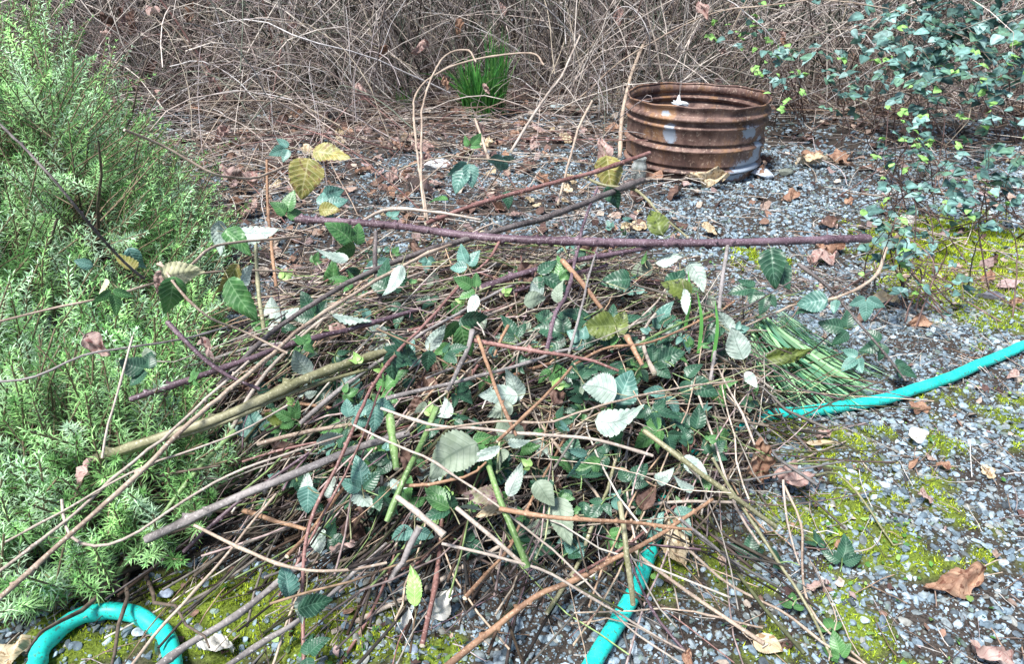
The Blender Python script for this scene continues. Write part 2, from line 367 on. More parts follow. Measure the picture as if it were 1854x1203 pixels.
straw_stuff(la, 14000, .6, 2.0, .02, .10, .0004, .0011, TANS, lambda x, y: .12 + .5 * litter_m(x, y) + .3 * (y > 1.7))
straw_stuff(la, 12500, 1.8, 4.8, .04, .26, .0007, .0022, TANS, lambda x, y: .05 + .95 * litter_m(x, y), .07, .3)
straw_stuff(la, 9000, 3.8, 7, .1, .5, .0012, .003, TANS, lambda x, y: .2 + .8 * litter_m(x, y), .1, .3)
def flakes(acc, n, y0, y1, s0, s1, cols, keep, zup=.015):
    x, y = frustum_pts(n, y0, y1, .2); k = rng.random(len(x)) < keep(x, y); x, y = x[k], y[k]; n = len(x)
    base = np.array([[-1, 0, .1], [-.3, -.6, 0], [.5, -.5, .12], [1, .1, -.05], [.4, .6, .15], [-.5, .55, -.05]])
    V = base[None] * (1 + rng.normal(0, .22, (n, 6, 3))); V[..., 2] = V[..., 2] + rng.normal(0, .22, (n, 6))
    V = np.einsum('nij,nvj->nvi', rot_rand(n, 1.3), V * rng.uniform(s0, s1, n)[:, None, None]) + np.stack([x, y, gz(x, y) + .004 + rng.random(n) * zup], -1)[:, None]
    f = np.array([[0, 1, 2, 5], [5, 2, 3, 4]]); Q = (np.arange(n)[:, None, None] * 6 + f[None]).reshape(-1, 4)
    acc.add(V.reshape(-1, 3), Q=Q, C=np.repeat(cols[rng.integers(0, len(cols), n)] * rng.uniform(.6, 1.2, (n, 1)), 6, 0))
BR = np.array([[.26, .16, .12], [.19, .12, .10], [.38, .28, .23], [.10, .06, .055], [.40, .29, .28], [.50, .42, .35]])
flakes(la, 9000, 1.7, 5.0, .008, .03, BR, lambda x, y: .06 + .8 * litter_m(x, y))
flakes(la, 1600, .6, 1.9, .003, .012, BR, lambda x, y: .35 + 0 * x, .004)
flakes(la, 3000, 4, 8, .02, .06, BR, lambda x, y: litter_m(x, y), .05)
tag(build('leaf_litter', la, M_litter, org=(0, 0, 0)), 'brown leaf crumbs, dry straws and broken twigs strewn over the ground', 'leaf litter', kind='stuff')

wa = Acc(); WG = np.array([[.12, .30, .06], [.20, .42, .10], [.09, .22, .07], [.28, .45, .12]])
def wk(x, y): return np.clip((fbm(x + 20, y + 3, 7, 3) - .52) * 9, 0, 1) * np.clip(moss_m(x, y) * .7 + .25 * (x > .3) * (x < 1.3) * (y < 2.2), 0, 1)
flakes(wa, 16000, .6, 2.4, .0025, .0062, WG, wk, .008)
tag(build('ground_weeds', wa, M_grass, org=(0, 0, 0)), 'tiny green weeds sprouting between the gravel stones', 'weeds', kind='stuff')

# ---------------------------------------------------------------- rosemary
EDGE_Y = [.55, .66, .74, .82, .95, 1.15, 1.6, 2.0, 2.4, 2.8, 3.2]
EDGE_X = [-1.2, -.76, -.56, -.45, -.50, -.66, -.76, -.92, -1.20, -1.62, -2.4]
HM_Y = [.55, .7, 1.0, 1.4, 1.9, 2.5, 3.2]; HM_H = [.03, .09, .19, .31, .45, .58, .50]
def rose_h(x, y):
    d = np.interp(y, EDGE_Y, EDGE_X) + (fbm(y * 2, x, 4) - .5) * .2 - x
    h = np.interp(y, HM_Y, HM_H) * (1 - np.exp(-np.maximum(d, 0) / .13)) * (.28 + 1.4 * fbm(x, y, 6.5, 2))
    return np.where(d > 0, h, 0)
def sprigs(acc, base, dirs, L, nwh, needle, wid, cols):
    n = len(base); T = dirs / np.linalg.norm(dirs, axis=1, keepdims=True)
    A = np.cross(T, rng.normal(size=(n, 3))); A /= np.linalg.norm(A, axis=1, keepdims=True); B = np.cross(T, A)
    bend = rng.normal(0, .15, (n, 3)); stem = []
    for w in range(nwh):
        t = w / (nwh - 1); c = base + T * (L * t)[:, None] + bend * (t * t * L)[:, None]
        for q in range(4):
            th = rng.random(n) * .5 + q * 1.571 + (w % 2) * .785
            o = A * np.cos(th)[:, None] + B * np.sin(th)[:, None]
            op = .95 - .6 * t ** 2 + rng.normal(0, .12, n)      # more upright near the tip
            d = o * np.sin(op + .25)[:, None] + T * np.cos(op + .25)[:, None]
            nl = needle * (1 - .45 * t ** 3) * rng.uniform(.75, 1.15, n); s = np.cross(d, T); s /= np.linalg.norm(s, axis=1, keepdims=True) + 1e-9
            nu = np.cross(s, d)
            p0 = c; p3 = c + d * nl[:, None] - nu * (nl * .12)[:, None]; pm = c + d * (nl * .5)[:, None] + nu * (nl * .05)[:, None]
            V = np.stack([p0, pm - s * wid, p3, pm + s * wid], 1)
            cc = cols * rng.uniform(.7, 1.2, (n, 1)) * (.8 + .5 * t)
            acc.add(V.reshape(-1, 3), Q=np.arange(4 * n).reshape(-1, 4), C=np.repeat(cc, 4, 0))
    stem = np.stack([base - T * (L * .6)[:, None], base + T * (L * .3)[:, None], base + T * (L * .95)[:, None] + bend * (L * .9)[:, None]], 1)
    return stem
fa = Acc(); st = Acc()
RC = np.array([1.04, 1.12, 1.12]) * np.array([[.18, .36, .11], [.32, .54, .21], [.45, .66, .36], [.10, .23, .06], [.38, .64, .22], [.38, .52, .34]])
for (y0, y1, n, nd, wd, L0, L1) in [(.56, 1.15, 1050, .023, .0010, .07, .14), (1.1, 1.8, 1300, .024, .0012, .08, .18), (1.75, 3.1, 2900, .026, .0014, .09, .21)]:
    y = rng.uniform(y0, y1, n * 3); x = np.interp(y, EDGE_Y, EDGE_X) + .1 - rng.random(n * 3) ** 1.2 * (1.15 + .3 * y)
    h = rose_h(x, y); k = (h > .02) & (x > -(y * .85 + .5)); x, y, h = x[k][:n], y[k][:n], h[k][:n]; n = len(x)
    f = 1 - rng.random(n) ** 1.6 * .75; z = h * f
    gx = (rose_h(x + .04, y) - rose_h(x - .04, y)) / .08; gy = (rose_h(x, y + .04) - rose_h(x, y - .04)) / .08
    d = np.stack([-gx * .45, -gy * .35 - .12, np.ones(n) * .9], -1) + rng.normal(0, .28, (n, 3))
    L = rng.uniform(L0, L1, n)
    cl = RC[rng.integers(0, len(RC), n)] * (.55 + 1.0 * fbm(x, y, 5))[:, None]
    sm = sprigs(fa, np.stack([x, y, z], -1), d, L, 15, nd, wd, cl)
    tubes(st, sm, np.full((n, 3), .0016), 4, (.20, .15, .10))
# woody stems
n = 130; y = rng.uniform(.75, 2.9, n); x = np.interp(y, EDGE_Y, EDGE_X) - rng.uniform(.02, .9, n); h = rose_h(x, y)
K = 7; s = np.linspace(0, 1, K); dx = rng.normal(0, .18, n); dy = rng.normal(-.1, .15, n)
pp = np.stack([x[:, None] + dx[:, None] * s, y[:, None] + dy[:, None] * s, np.maximum(h, .1)[:, None] * s * .95 + 0 * dx[:, None]], -1) + rng.normal(0, .006, (n, K, 3))
tubes(st, pp, np.linspace(.006, .002, K)[None] * rng.uniform(.6, 1.3, (n, 1)), 5, (.13, .10, .08))
rb = empty('rosemary_bush', (-1.1, 1.7, 0), 'large green rosemary bush with needle leaves filling the left side', 'bush')
build('foliage', fa, M_rose, rb, smooth=False); build('stem', st, M_stem, rb)

# ---------------------------------------------------------------- background thicket
DK = np.array([[.07, .06, .055], [.12, .10, .09], [.045, .06, .045], [.20, .17, .16], [.09, .07, .06]])  # old and greenish stems, darkened to paint shaded gaps deep in the thicket
TH = 1.02 * np.array([1.0, 1.0, .99]) * np.array([[.48, .40, .36], [.60, .53, .48], [.34, .28, .26], [.26, .21, .19], [.40, .34, .27], [.56, .53, .53], [.20, .15, .14], [.36, .31, .31], [.16, .18, .14]])
def arch_batch(n, y0, y1, L0, L1, r0, r1, wide=.85, K=11, up=(.5, 1.35), droop=(.6, 2.4), ymin=2.75, cols=TH):
    y = rng.uniform(y0, y1, n); x = rng.uniform(-1, 1, n) * (y * wide + .4)
    az = rng.random(n) * 6.283; el = rng.uniform(*up, n); L = rng.uniform(L0, L1, n); dr = rng.uniform(*droop, n)
    s = np.linspace(0, 1, K); e = el[:, None] - dr[:, None] * s[None] ** 1.3
    az2 = az[:, None] + rng.normal(0, .3, n)[:, None] * s + np.cumsum(rng.normal(0, .05, (n, K)), 1)
    st = (L / (K - 1))[:, None]; e = e + rng.normal(0, .07, (n, K))
    dx, dy, dz = np.cos(e) * np.cos(az2) * st, np.cos(e) * np.sin(az2) * st, np.sin(e) * st
    Pt = np.stack([x[:, None] + np.cumsum(dx, 1), y[:, None] + np.cumsum(dy, 1), np.cumsum(dz, 1)], -1)
    Pt[..., 2] += rng.uniform(-.02, .35, n)[:, None] * (rng.random(n) < .5)[:, None]
    Pt[..., 2] = np.maximum(Pt[..., 2], .004)
    lim = ymin + .25 * np.sin(Pt[..., 0] * 2.3); Pt[..., 1] = np.where(Pt[..., 1] < lim, lim + (lim - Pt[..., 1]) * .3, Pt[..., 1])
    q = ((np.hypot(Pt[..., 0] - rc[0], Pt[..., 1] - rc[1]) > RR + .03) | (Pt[..., 2] > .5)).all(1) & ((x < .2 * y) | (rng.random(n) < .62)); q &= ~(((np.abs(Pt[..., 0] + .17) < .32) & (Pt[..., 1] < 4.35) & (Pt[..., 2] < .6)).any(1) & (rng.random(n) < .84)); Pt, n = Pt[q], int(q.sum())
    Rr = rng.uniform(r0, r1, n)[:, None] * np.linspace(1, .45, K)[None]
    return Pt, Rr, cols[rng.integers(0, len(cols), n)] * rng.uniform(.6, 1.15, (n, 1))
ta = Acc()
p, r, c = arch_batch(n=1050, y0=2.35, y1=4.2, L0=.25, L1=1.35, r0=.0009, r1=.0032, ymin=2.1, up=(.15, 1.25), droop=(.6, 2.2))
k = (p[..., 0].max(1) < .55) & (p[..., 0].min(1) > -2.2); tubes(ta, p[k], r[k], 5, c[k])
for args in [dict(n=1300, y0=3.9, y1=4.9, L0=.6, L1=2.0, r0=.0014, r1=.0042, ymin=3.5, droop=(.2, 2.2)), dict(n=1700, y0=4.2, y1=5.6, L0=.5, L1=1.9, r0=.002, r1=.006, cols=DK, ymin=4.0, up=(.8, 1.5), droop=(.0, 1.2)), dict(n=1300, y0=4.3, y1=5.8, L0=.9, L1=2.4, r0=.0018, r1=.0045, ymin=4.0, droop=(.1, 2.0), cols=np.vstack([TH, DK])), dict(n=1700, y0=5.5, y1=8, L0=1.2, L1=3, r0=.003, r1=.009, cols=np.vstack([DK, TH])), dict(n=480, y0=3.8, y1=4.8, L0=.9, L1=2.2, r0=.002, r1=.0048, droop=(.1, 1.4), cols=np.array([[.66, .58, .52], [.60, .54, .48]]), ymin=3.3),
             dict(n=4200, y0=3.8, y1=5.5, L0=.25, L1=.9, r0=.0009, r1=.0022, K=7, ymin=3.4, droop=(0, 1.8))]:
    p, r, c = arch_batch(**args)
    tubes(ta, p, r, 4, c)
tag(build('bramble_thicket', ta, M_twigfar, org=(0, 0, 0)), 'dense tangle of dry bare bramble stems across the back', 'bramble thicket', kind='stuff')
# ---------------------------------------------------------------- leaves
def leaf_verts(L, Wd, fold=.25, curl=.25, twist=0., serr=.085, corr=.026, lobes=0, crumple=0., hi=True, seed=0):
    r = np.random.default_rng(seed)
    ntt, ns = (33, 9) if hi else (12, 5)
    t = np.linspace(0, 1, ntt); s = np.linspace(-1, 1, ns); Tm, Sm = np.meshgrid(t, s, indexing='ij')
    w = np.sin(np.pi * np.clip(t, 0, 1) ** .72) ** .75 * (1 - .25 * t)
    w[0] = .03; w[-1] = .0
    if lobes:
        w = (np.sin(np.pi * t ** .8) ** .6) * (.55 + .45 * np.abs(np.cos(np.pi * t * lobes))); w[0] = .03; w[-1] = 0
    edge = 1 + (serr * .55 * np.where(np.arange(ntt) % 2 == 0, 1, -1) * r.uniform(.3, 1.5, ntt))[:, None] * (np.abs(Sm) > .99) + .04 * np.sin(Tm * r.uniform(3, 9) + Sm)
    x = Sm * w[:, None] * Wd / 2 * edge; y = Tm * L
    asym = r.normal(0, .04); x = x + asym * L * np.sin(np.pi * Tm)
    z = fold * np.abs(x) - curl * L * Tm ** 2 * .8 - fold * .35 * (np.abs(Sm) ** 2) * Wd * .5
    if hi: z = z + corr * L * np.cos(2 * np.pi * (Tm * 8 - np.abs(Sm) * 1.7)) * np.minimum(1, np.abs(Sm) * 2.5) * np.sin(np.pi * Tm)
    if crumple:
        ph = r.random(8) * 6.28; k = r.uniform(3, 11, 8)
        z = z + crumple * L * (np.sin(k[0] * Tm + 2.5 * Sm + ph[0]) + .7 * np.sin(k[1] * Sm + 6 * Tm + ph[1]) + .45 * np.sin(k[2] * 2 * Tm - 5 * Sm + ph[2]) + .3 * np.sin(19 * Tm + 9 * Sm + ph[5]))
        x = x * (1 - crumple * 1.2) + crumple * .5 * L * np.sin(k[3] * Tm + ph[3]); y = y + crumple * .4 * L * np.sin(k[4] * .5 * Sm + ph[4])
    if twist:
        a = twist * (Tm - .3); x, z = x * np.cos(a) - z * np.sin(a), x * np.sin(a) + z * np.cos(a)
    V = np.stack([x, y, z], -1).reshape(-1, 3)
    i = (np.arange(ntt - 1)[:, None] * ns + np.arange(ns - 1)[None]).ravel()
    Q = np.stack([i, i + 1, i + ns + 1, i + ns], -1)
    Lc = np.stack([Sm, Tm, 0 * Tm], -1).reshape(-1, 3)
    return V, Q, Lc
def frame(d, n):
    d = nrm(d); n = nrm(np.asarray(n) - np.dot(n, d) * d); return np.stack([np.cross(d, n), d, n], 1)
_seed = [0]
def put_leaf(acc, base, d, n, L, wr=.72, **kw):
    _seed[0] += 1
    V, Q, Lc = leaf_verts(L, L * wr, seed=_seed[0], **kw)
    acc.add(base + V @ frame(d, n).T, Q=Q, L=Lc)
def up_dir(c, a, tilt=.5):
    """direction a (degrees in the image, 0 right, 90 up) on a plane tilted between the ground and the viewer"""
    toc = nrm(CP - c); n = nrm(toc * tilt + np.array([0, 0, 1.]) * (1 - tilt) + rng.normal(0, .32, 3))
    d = RT * math.cos(R(a)) + UPV * math.sin(R(a)); d = nrm(d - np.dot(d, n) * n)
    return d, n
LF = 1.0
def stalk(parent, a, b, r=.0009, mat='olive', name='leaf_stalk'):
    ac = Acc(); m = (np.asarray(a) + b) / 2 + rng.normal(0, .002, 3)
    tubes(ac, spline([a, m, b], 6), np.full(6, r), 5); return build(name, ac, CM[mat], parent)
CANES = {}
def spray(px, py, Lpx, a, kind, label, n=3, dz=.03, z=None, flip=False, tilt=.6, parent=None, root=None, spread=62, cat='bramble leaf', kinds=None, **kw):
    c = G(px, py, z) if z is not None else P(px, py, dz)
    if n == 1 and kind in ('dark', 'green', 'teal') and not flip and Lpx < 62 and rng.random() < .6: n = 3; Lpx = Lpx * .9
    L = Lpx * depth(c) / FPX
    d, nn = up_dir(c, a, tilt)
    if flip: nn = -nn
    side = np.cross(d, nn)
    if n != 1 or True:
        jj = c - d * L * (.15 if n > 1 else .5); best = (.04, None, None)
        for k_, (o_, sp_) in CANES.items():
            ds = np.linalg.norm(sp_ - jj, axis=1)
            if ds.min() < best[0]: best = (ds.min(), o_, sp_[ds.argmin()])
        if best[1] is not None: parent, root = best[1], best[2]
        if parent is not None and n == 1:
            ac = Acc(); put_leaf(ac, jj, d, nn, L, hi=True, **{**dict(fold=rng.uniform(.1, .6), curl=rng.uniform(.0, .5), twist=rng.normal(0, .45), crumple=.014), **kw}); o = build('leaf', ac, LM[kind], parent)
            stalk(o, root, jj + d * L * .05, .001); return o
    if parent is None:
        if n == 1:
            ac = Acc(); put_leaf(ac, c - d * L * .5, d, nn, L, hi=True, **{**dict(fold=rng.uniform(.1, .6), curl=rng.uniform(.0, .5), twist=rng.normal(0, .45), crumple=.014), **kw})
            tubes(ac, spline([c - d * L * .5, c - d * L * .62 - nn * .003, c - d * L * .8 - nn * .004], 5), np.full(5, .0009), 4, m=1)
            o = build('bramble_leaf', ac, [LM[kind], CM['olive']]); return tag(o, label, cat)
        th = empty('bramble_leaf', c - d * L * .5, label, cat)
    else: th = empty('leaf', jj, None, None); th.parent = parent; th.location = jj - WORG[parent.name]
    angs = {1: [0], 2: [-30, 40], 3: [0, -spread, spread], 5: [0, -spread * .6, spread * .6, -spread * 1.35, spread * 1.35]}[n]
    j = c - d * L * .15 if n > 1 else c - d * L * .5
    for q, an in enumerate(angs):
        an = R(an + rng.normal(0, 7)); dd = d * math.cos(an) + side * math.sin(an)
        n2 = nrm(nn + rng.normal(0, .28, 3)); l = L * (1 if q == 0 else rng.uniform(.72, .9))
        ac = Acc(); put_leaf(ac, j + dd * L * (.16 if q == 0 else .05), dd, n2, l * .9, **{**dict(fold=.3, curl=rng.uniform(.05, .35), twist=rng.normal(0, .3)), **kw})
        build('leaflet', ac, LM[(kinds or [kind] * 5)[q]], th)
    stalk(th, root if root is not None else j - d * L * .45 - nn * .006, j + d * L * .15, .0011, 'olive' if kind != 'dark' else 'green')
    return th
def dead_leaf(px, py, Lpx, a, kind, label, z=.012, dz=None, cr=.09, lobes=0, tilt=.25, wr=.8, cat='dead leaf', curl=.1, flip=False):
    c = P(px, py, dz) if dz is not None else G(px, py, z + gz(*G(px, py)[:2]) + .004)
    L = Lpx * depth(c) / FPX; d, nn = up_dir(c, a, tilt)
    if flip: nn = -nn
    ac = Acc(); put_leaf(ac, c - d * L * .5, d, nn, L, wr=wr, crumple=cr, lobes=lobes, fold=.15, curl=curl, serr=.05, corr=.006)
    V = ac.V[0]; lo = gz(c[0], c[1]) + .002
    if V[:, 2].min() < lo: V[:, 2] += lo - V[:, 2].min()
    tubes(ac, spline([c - d * L * .5, c - d * L * .65, c - d * L * .85 + rng.normal(0, .002, 3)], 5), np.full(5, .0008), 4, m=1)
    return tag(build('dead_leaf', ac, [LM[kind], CM['tan']]), label, cat)

# ---------------------------------------------------------------- fire ring
pf = [(a_, b_, c_ if c_ > -.003 else c_ * 1.5) for a_, b_, c_ in [(0, .0, -.002), (0, .0, .001), (.008, .0, .003), (.018, 0, .0025), (.03, 0, -.001), (.10, 0, -.0035), (.118, 0, 0), (.135, 0, .008), (.155, 0, .0105), (.172, 0, .008), (.185, 0, -.003), (.197, 0, -.008), (.212, 0, -.0065),
      (.235, 0, -.004), (.25, 0, .003), (.265, 0, .0065), (.28, 0, .004), (.295, 0, -.001), (.46, 0, -.0015), (.475, 0, -.001), (.483, 0, -.009), (.495, 0, -.010), (.51, 0, -.004), (.53, 0, -.001), (.548, 0, .005), (.56, 0, .0065), (.575, 0, .003), (.59, 0, -.001),
      (.755, 0, -.002), (.768, 0, -.002), (.776, 0, -.010), (.79, 0, -.011), (.808, 0, -.006), (.825, 0, .002), (.845, 0, .0065), (.862, 0, .004), (.876, 0, -.006), (.89, 0, -.012), (.91, 0, -.011), (.98, 0, -.012), (1, 0, -.011)]]
NS = 160; th = np.arange(NS) * 2 * np.pi / NS
zz = np.array([RH * (1 - p[0]) for p in pf]); rr = np.array([RR + p[2] * 1.15 - .004 * p[0] for p in pf])
def ringmesh(zz, rr, flip=False):
    wob = 1 + .004 * np.sin(2 * th + .6) + .0025 * np.sin(5 * th)
    k = np.clip((zz / RH - .9) / .1, 0, 1)[:, None]
    zt = zz[:, None] + k * (.0035 * np.sin(3 * th + 1) + .002 * np.sin(11 * th))[None]
    V = np.stack([rc[0] + rr[:, None] * wob * np.cos(th), rc[1] + rr[:, None] * wob * np.sin(th), zt + 0 * th], -1).reshape(-1, 3)
    i = np.arange(len(zz) - 1)[:, None] * NS; j = np.arange(NS)[None]; j2 = (j + 1) % NS
    Q = np.stack([i + j, i + NS + j, i + NS + j2, i + j2], -1).reshape(-1, 4)
    return V, (Q[:, ::-1] if flip else Q)
m, nt, b = new_mat('rusted_steel'); tc = nt.nodes.new('ShaderNodeTexCoord'); OB = tc.outputs['Object']
mp = N(nt, 'ShaderNodeMapping'); mp.inputs['Scale'].default_value = (1, 1, .55); nt.links.new(OB, mp.inputs[0])
n1_ = N(nt, 'ShaderNodeTexNoise', Scale=9., Detail=7., Roughness=.7); nt.links.new(mp.outputs[0], n1_.inputs['Vector'])
n2_ = N(nt, 'ShaderNodeTexNoise', Scale=70., Detail=5., Roughness=.7); nt.links.new(OB, n2_.inputs['Vector'])
n3_ = N(nt, 'ShaderNodeTexNoise', Scale=7., Detail=9., Roughness=.75); nt.links.new(mp.outputs[0], n3_.inputs['Vector'])
c = ramp(nt, n1_.outputs[0], [(.3, (.035, .025, .025)), (.45, (.11, .062, .052)), (.58, (.25, .155, .125)), (.72, (.15, .09, .07))])
c = mixc(nt, ramp(nt, n3_.outputs[0], [(.53, (0, 0, 0)), (.61, (.55,) * 3)]), c, (.38, .20, .08))
c = mixc(nt, ramp(nt, n2_.outputs[0], [(.57, (0, 0, 0)), (.66, (.8,) * 3)]), c, (.52, .40, .32))
c = mixc(nt, ramp(nt, n2_.outputs[0], [(.30, (.9,) * 3), (.38, (0, 0, 0))]), c, (.03, .02, .02))
nq_ = N(nt, 'ShaderNodeTexNoise', Scale=42., Detail=8., Roughness=.8); nt.links.new(OB, nq_.inputs['Vector']); nz_ = ramp(nt, nq_.outputs[0], [(.3, (0, 0, 0)), (.7, (1, 1, 1))])
def patch(c, px, py, zf, rad, sc=(1, 1, 1), col=(.42, .50, .60)):
    ang = None; d = ray(px, py); t = np.linspace(1, 5, 4000)[:, None]; q = CP + d * t; k = np.argmax(np.hypot(q[:, 0] - rc[0], q[:, 1] - rc[1]) < RR); q = q[k] - rc
    s = N(nt, 'ShaderNodeVectorMath'); s.operation = 'SUBTRACT'; nt.links.new(OB, s.inputs[0]); s.inputs[1].default_value = q
    s2 = N(nt, 'ShaderNodeVectorMath'); s2.operation = 'MULTIPLY'; nt.links.new(s.outputs[0], s2.inputs[0]); s2.inputs[1].default_value = sc
    l = N(nt, 'ShaderNodeVectorMath'); l.operation = 'LENGTH'; nt.links.new(s2.outputs[0], l.inputs[0])
    a = nt.nodes.new('ShaderNodeMath'); a.operation = 'MULTIPLY_ADD'; nt.links.new(nz_, a.inputs[0]); a.inputs[1].default_value = rad * 1.3; nt.links.new(l.outputs['Value'], a.inputs[2])
    f = ramp(nt, a.outputs[0], [(rad * 1.45, (.85,) * 3), (rad * 1.7, (0, 0, 0))]); return mixc(nt, f, c, col)
for args in [(1212, 243, 0, .028, (1, 1, .7)), (1358, 240, 0, .04, (.9, .9, 1.5)), (1372, 272, 0, .035, (1, 1, .6)), (1360, 300, 0, .06, (.6, .6, 1.6)), (1325, 320, 0, .05, (.5, .5, 2.2)), (1290, 326, 0, .03, (.5, .5, 2.4)), (1205, 205, 0, .02, (1, 1, 1.8)), (1180, 330, 0, .02, (.6, .6, 1))]: c = patch(c, *args)
nt.links.new(c, b.inputs['Base Color']); b.inputs['Roughness'].default_value = .62; b.inputs['Metallic'].default_value = .15
bump(nt, b, n2_.outputs[0], .5, .002); M_rust = m
fr = empty('fire_ring', rc, 'round rusted metal fire ring with ribbed sides standing on the gravel', 'fire ring')
a = Acc(); V, Q = ringmesh(zz, rr, True); a.add(V, Q=Q)
V, Q = ringmesh(zz[1:], rr[1:] - .0035); a.add(V, Q=Q)
V, Q = ringmesh(np.array([zz[0], zz[1] + .0005]), np.array([rr[0], rr[1] - .0035])); a.add(V, Q=Q)
build('wall', a, M_rust, fr, org=rc)
a = Acc(); lip = np.stack([rc[0] + (RR + .001) * (1 + .004 * np.sin(2 * th + .6) + .0025 * np.sin(5 * th)) * np.cos(th), rc[1] + (RR + .001) * (1 + .004 * np.sin(2 * th + .6) + .0025 * np.sin(5 * th)) * np.sin(th), RH + .0035 * np.sin(3 * th + 1) + .002 * np.sin(11 * th)], -1)
tubes(a, np.vstack([lip, lip[:2]]), np.full(NS + 2, .0042), 8); build('rolled_rim', a, M_rust, fr, org=rc)
# ash inside, as a low heap
a = Acc(); rad = np.linspace(0, RR - .018, 14); V = []
for q, r_ in enumerate(rad):
    for t_ in th[::4]: x_, y_ = rc[0] + r_ * np.cos(t_), rc[1] + r_ * np.sin(t_); V.append((x_, y_, .035 + .03 * fbm(np.array(x_), np.array(y_), 18) - .02 * r_ / RR))
n4 = len(th[::4]); i = np.arange(13)[:, None] * n4; j = np.arange(n4)[None]; j2 = (j + 1) % n4
a.add(np.array(V), Q=np.stack([i + j, i + n4 + j, i + n4 + j2, i + j2], -1).reshape(-1, 4), C=(.07, .06, .065)); 
tag(build('ash_heap', a, M_ground), 'dark grey ash lying in the bottom of the fire ring', 'ash')
# crumpled white scrap hanging inside the ring by two thin strings
sc_c = np.array([rc[0] - .075, rc[1] + .02, .262])
M_scrap = col_mat('white_scrap', .6, .12, 60, .4, .3)
V0, T0 = ico(3); k_ = V0 * np.array([.027, .02, .012]); k_ *= (1 + .28 * np.sin(V0[:, :1] * 5 + 1) * np.cos(V0[:, 1:2] * 6) + .2 * np.sin(V0[:, 2:] * 9 + V0[:, :1] * 7))
k_[:, 2] += .030 * np.clip(1 - np.hypot(V0[:, 0] + .1, V0[:, 1]) * 2.6, 0, 1) * (V0[:, 2] > 0); k_[:, 0] += .012 * (V0[:, 0] > .6) ; k_[:, 2] -= .004 * (V0[:, 0] > .6)
t_ = empty('hanging_scrap', sc_c, 'small crumpled white scrap hanging on thin string inside the fire ring', 'scrap')
a = Acc(); a.add(sc_c + k_, T=T0, C=(.72, .76, .78)); build('scrap_body', a, M_scrap, t_)
a = Acc()
for dx_, h_ in ((-.004, .40), (.002, .36)):
    p0 = sc_c + [0, 0, .02]; tubes(a, spline([p0, p0 + [dx_, 0, .08], p0 + [dx_ * 2 - .004, .01, .2], p0 + [dx_ * 2, .03, h_]], 12), np.full(12, .0007), 4, (.45, .42, .40))
build('string', a, M_stem, t_)
# cloudy jar beside the ring
def lathe(acc, c, prof, n=40, C=(.5, .5, .5)):
    t = np.arange(n) * 2 * np.pi / n; pr = np.array(prof)
    V = np.stack([c[0] + pr[:, :1] * np.cos(t), c[1] + pr[:, :1] * np.sin(t), c[2] + pr[:, 1:] + 0 * t], -1).reshape(-1, 3)
    i = np.arange(len(pr) - 1)[:, None] * n; j = np.arange(n)[None]; j2 = (j + 1) % n
    acc.add(V, Q=np.stack([i + j, i + j2, i + n + j2, i + n + j], -1).reshape(-1, 4), C=C)
jp = G(1155, 331); m, nt, b = new_mat('cloudy_glass'); b.inputs['Base Color'].default_value = (.55, .60, .58, 1); b.inputs['Roughness'].default_value = .25; b.inputs['Transmission Weight'].default_value = .55; b.inputs['IOR'].default_value = 1.3
tcx = nt.nodes.new('ShaderNodeTexCoord'); nn_ = N(nt, 'ShaderNodeTexNoise', Scale=50., Detail=4.); nt.links.new(tcx.outputs['Object'], nn_.inputs['Vector']); nt.links.new(ramp(nt, nn_.outputs[0], [(.35, (.30, .34, .32)), (.65, (.72, .76, .75))]), b.inputs['Base Color'])
a = Acc(); lathe(a, jp, [(.001, .002), (.028, .002), (.031, .006), (.032, .012), (.031, .06), (.032, .066), (.028, .078), (.025, .082), (.0255, .098), (.027, .100), (.0265, .103), (.024, .103), (.0225, .098), (.022, .083), (.026, .076), (.029, .065), (.029, .012), (.026, .006), (.001, .005)])
tag(build('glass_jar', a, m), 'small cloudy pale jar standing at the left foot of the fire ring', 'jar')

# ---------------------------------------------------------------- garden hose
m, nt, b = new_mat('hose_rubber'); tc = nt.nodes.new('ShaderNodeTexCoord'); n_ = N(nt, 'ShaderNodeTexNoise', Scale=35., Detail=6., Roughness=.7); nt.links.new(tc.outputs['Object'], n_.inputs['Vector'])
c = ramp(nt, n_.outputs[0], [(.3, (.015, .34, .29)), (.42, (.012, .58, .50)), (.7, (.04, .70, .61))]); n5 = N(nt, 'ShaderNodeTexNoise', Scale=220., Detail=2.); nt.links.new(tc.outputs['Object'], n5.inputs['Vector'])
c = mixc(nt, ramp(nt, n5.outputs[0], [(.56, (0, 0, 0)), (.68, (.75,) * 3)]), c, (.07, .13, .09)); nt.links.new(c, b.inputs['Base Color']); b.inputs['Roughness'].default_value = .42; bump(nt, b, n_.outputs[0], .15, .001); M_hose = m
HR = .0122
pts = [G(px, py, HR) for px, py in [(2300, 520), (2060, 560), (1854, 628), (1720, 683), (1600, 722), (1480, 745), (1400, 757), (1350, 772), (1290, 800), (1235, 850), (1200, 920), (1180, 990), (1145, 1080), (1085, 1180), (1040, 1250)]]
pts += [np.array([.0, .50, HR]), np.array([-.18, .40, HR]), np.array([-.36, .42, HR])] + [G(px, py, HR) for px, py in [(312, 1190), (270, 1130), (205, 1105), (130, 1128), (75, 1180), (50, 1230)]] + [np.array([-.68, .44, HR]), np.array([-.60, .2, HR])]
sp = spline(pts, 260); sp[:, 2] += gz(sp[:, 0], sp[:, 1]) * .6 + .003
a = Acc(); tubes(a, sp, np.full(260, HR), 20)
tag(build('garden_hose', a, M_hose), 'turquoise garden hose curving across the gravel and under the heap of cuttings', 'hose')
pts = [G(px, py, .03 + .0) for px, py in [(1640, 104), (1720, 106), (1790, 118), (1860, 128), (1990, 140)]]
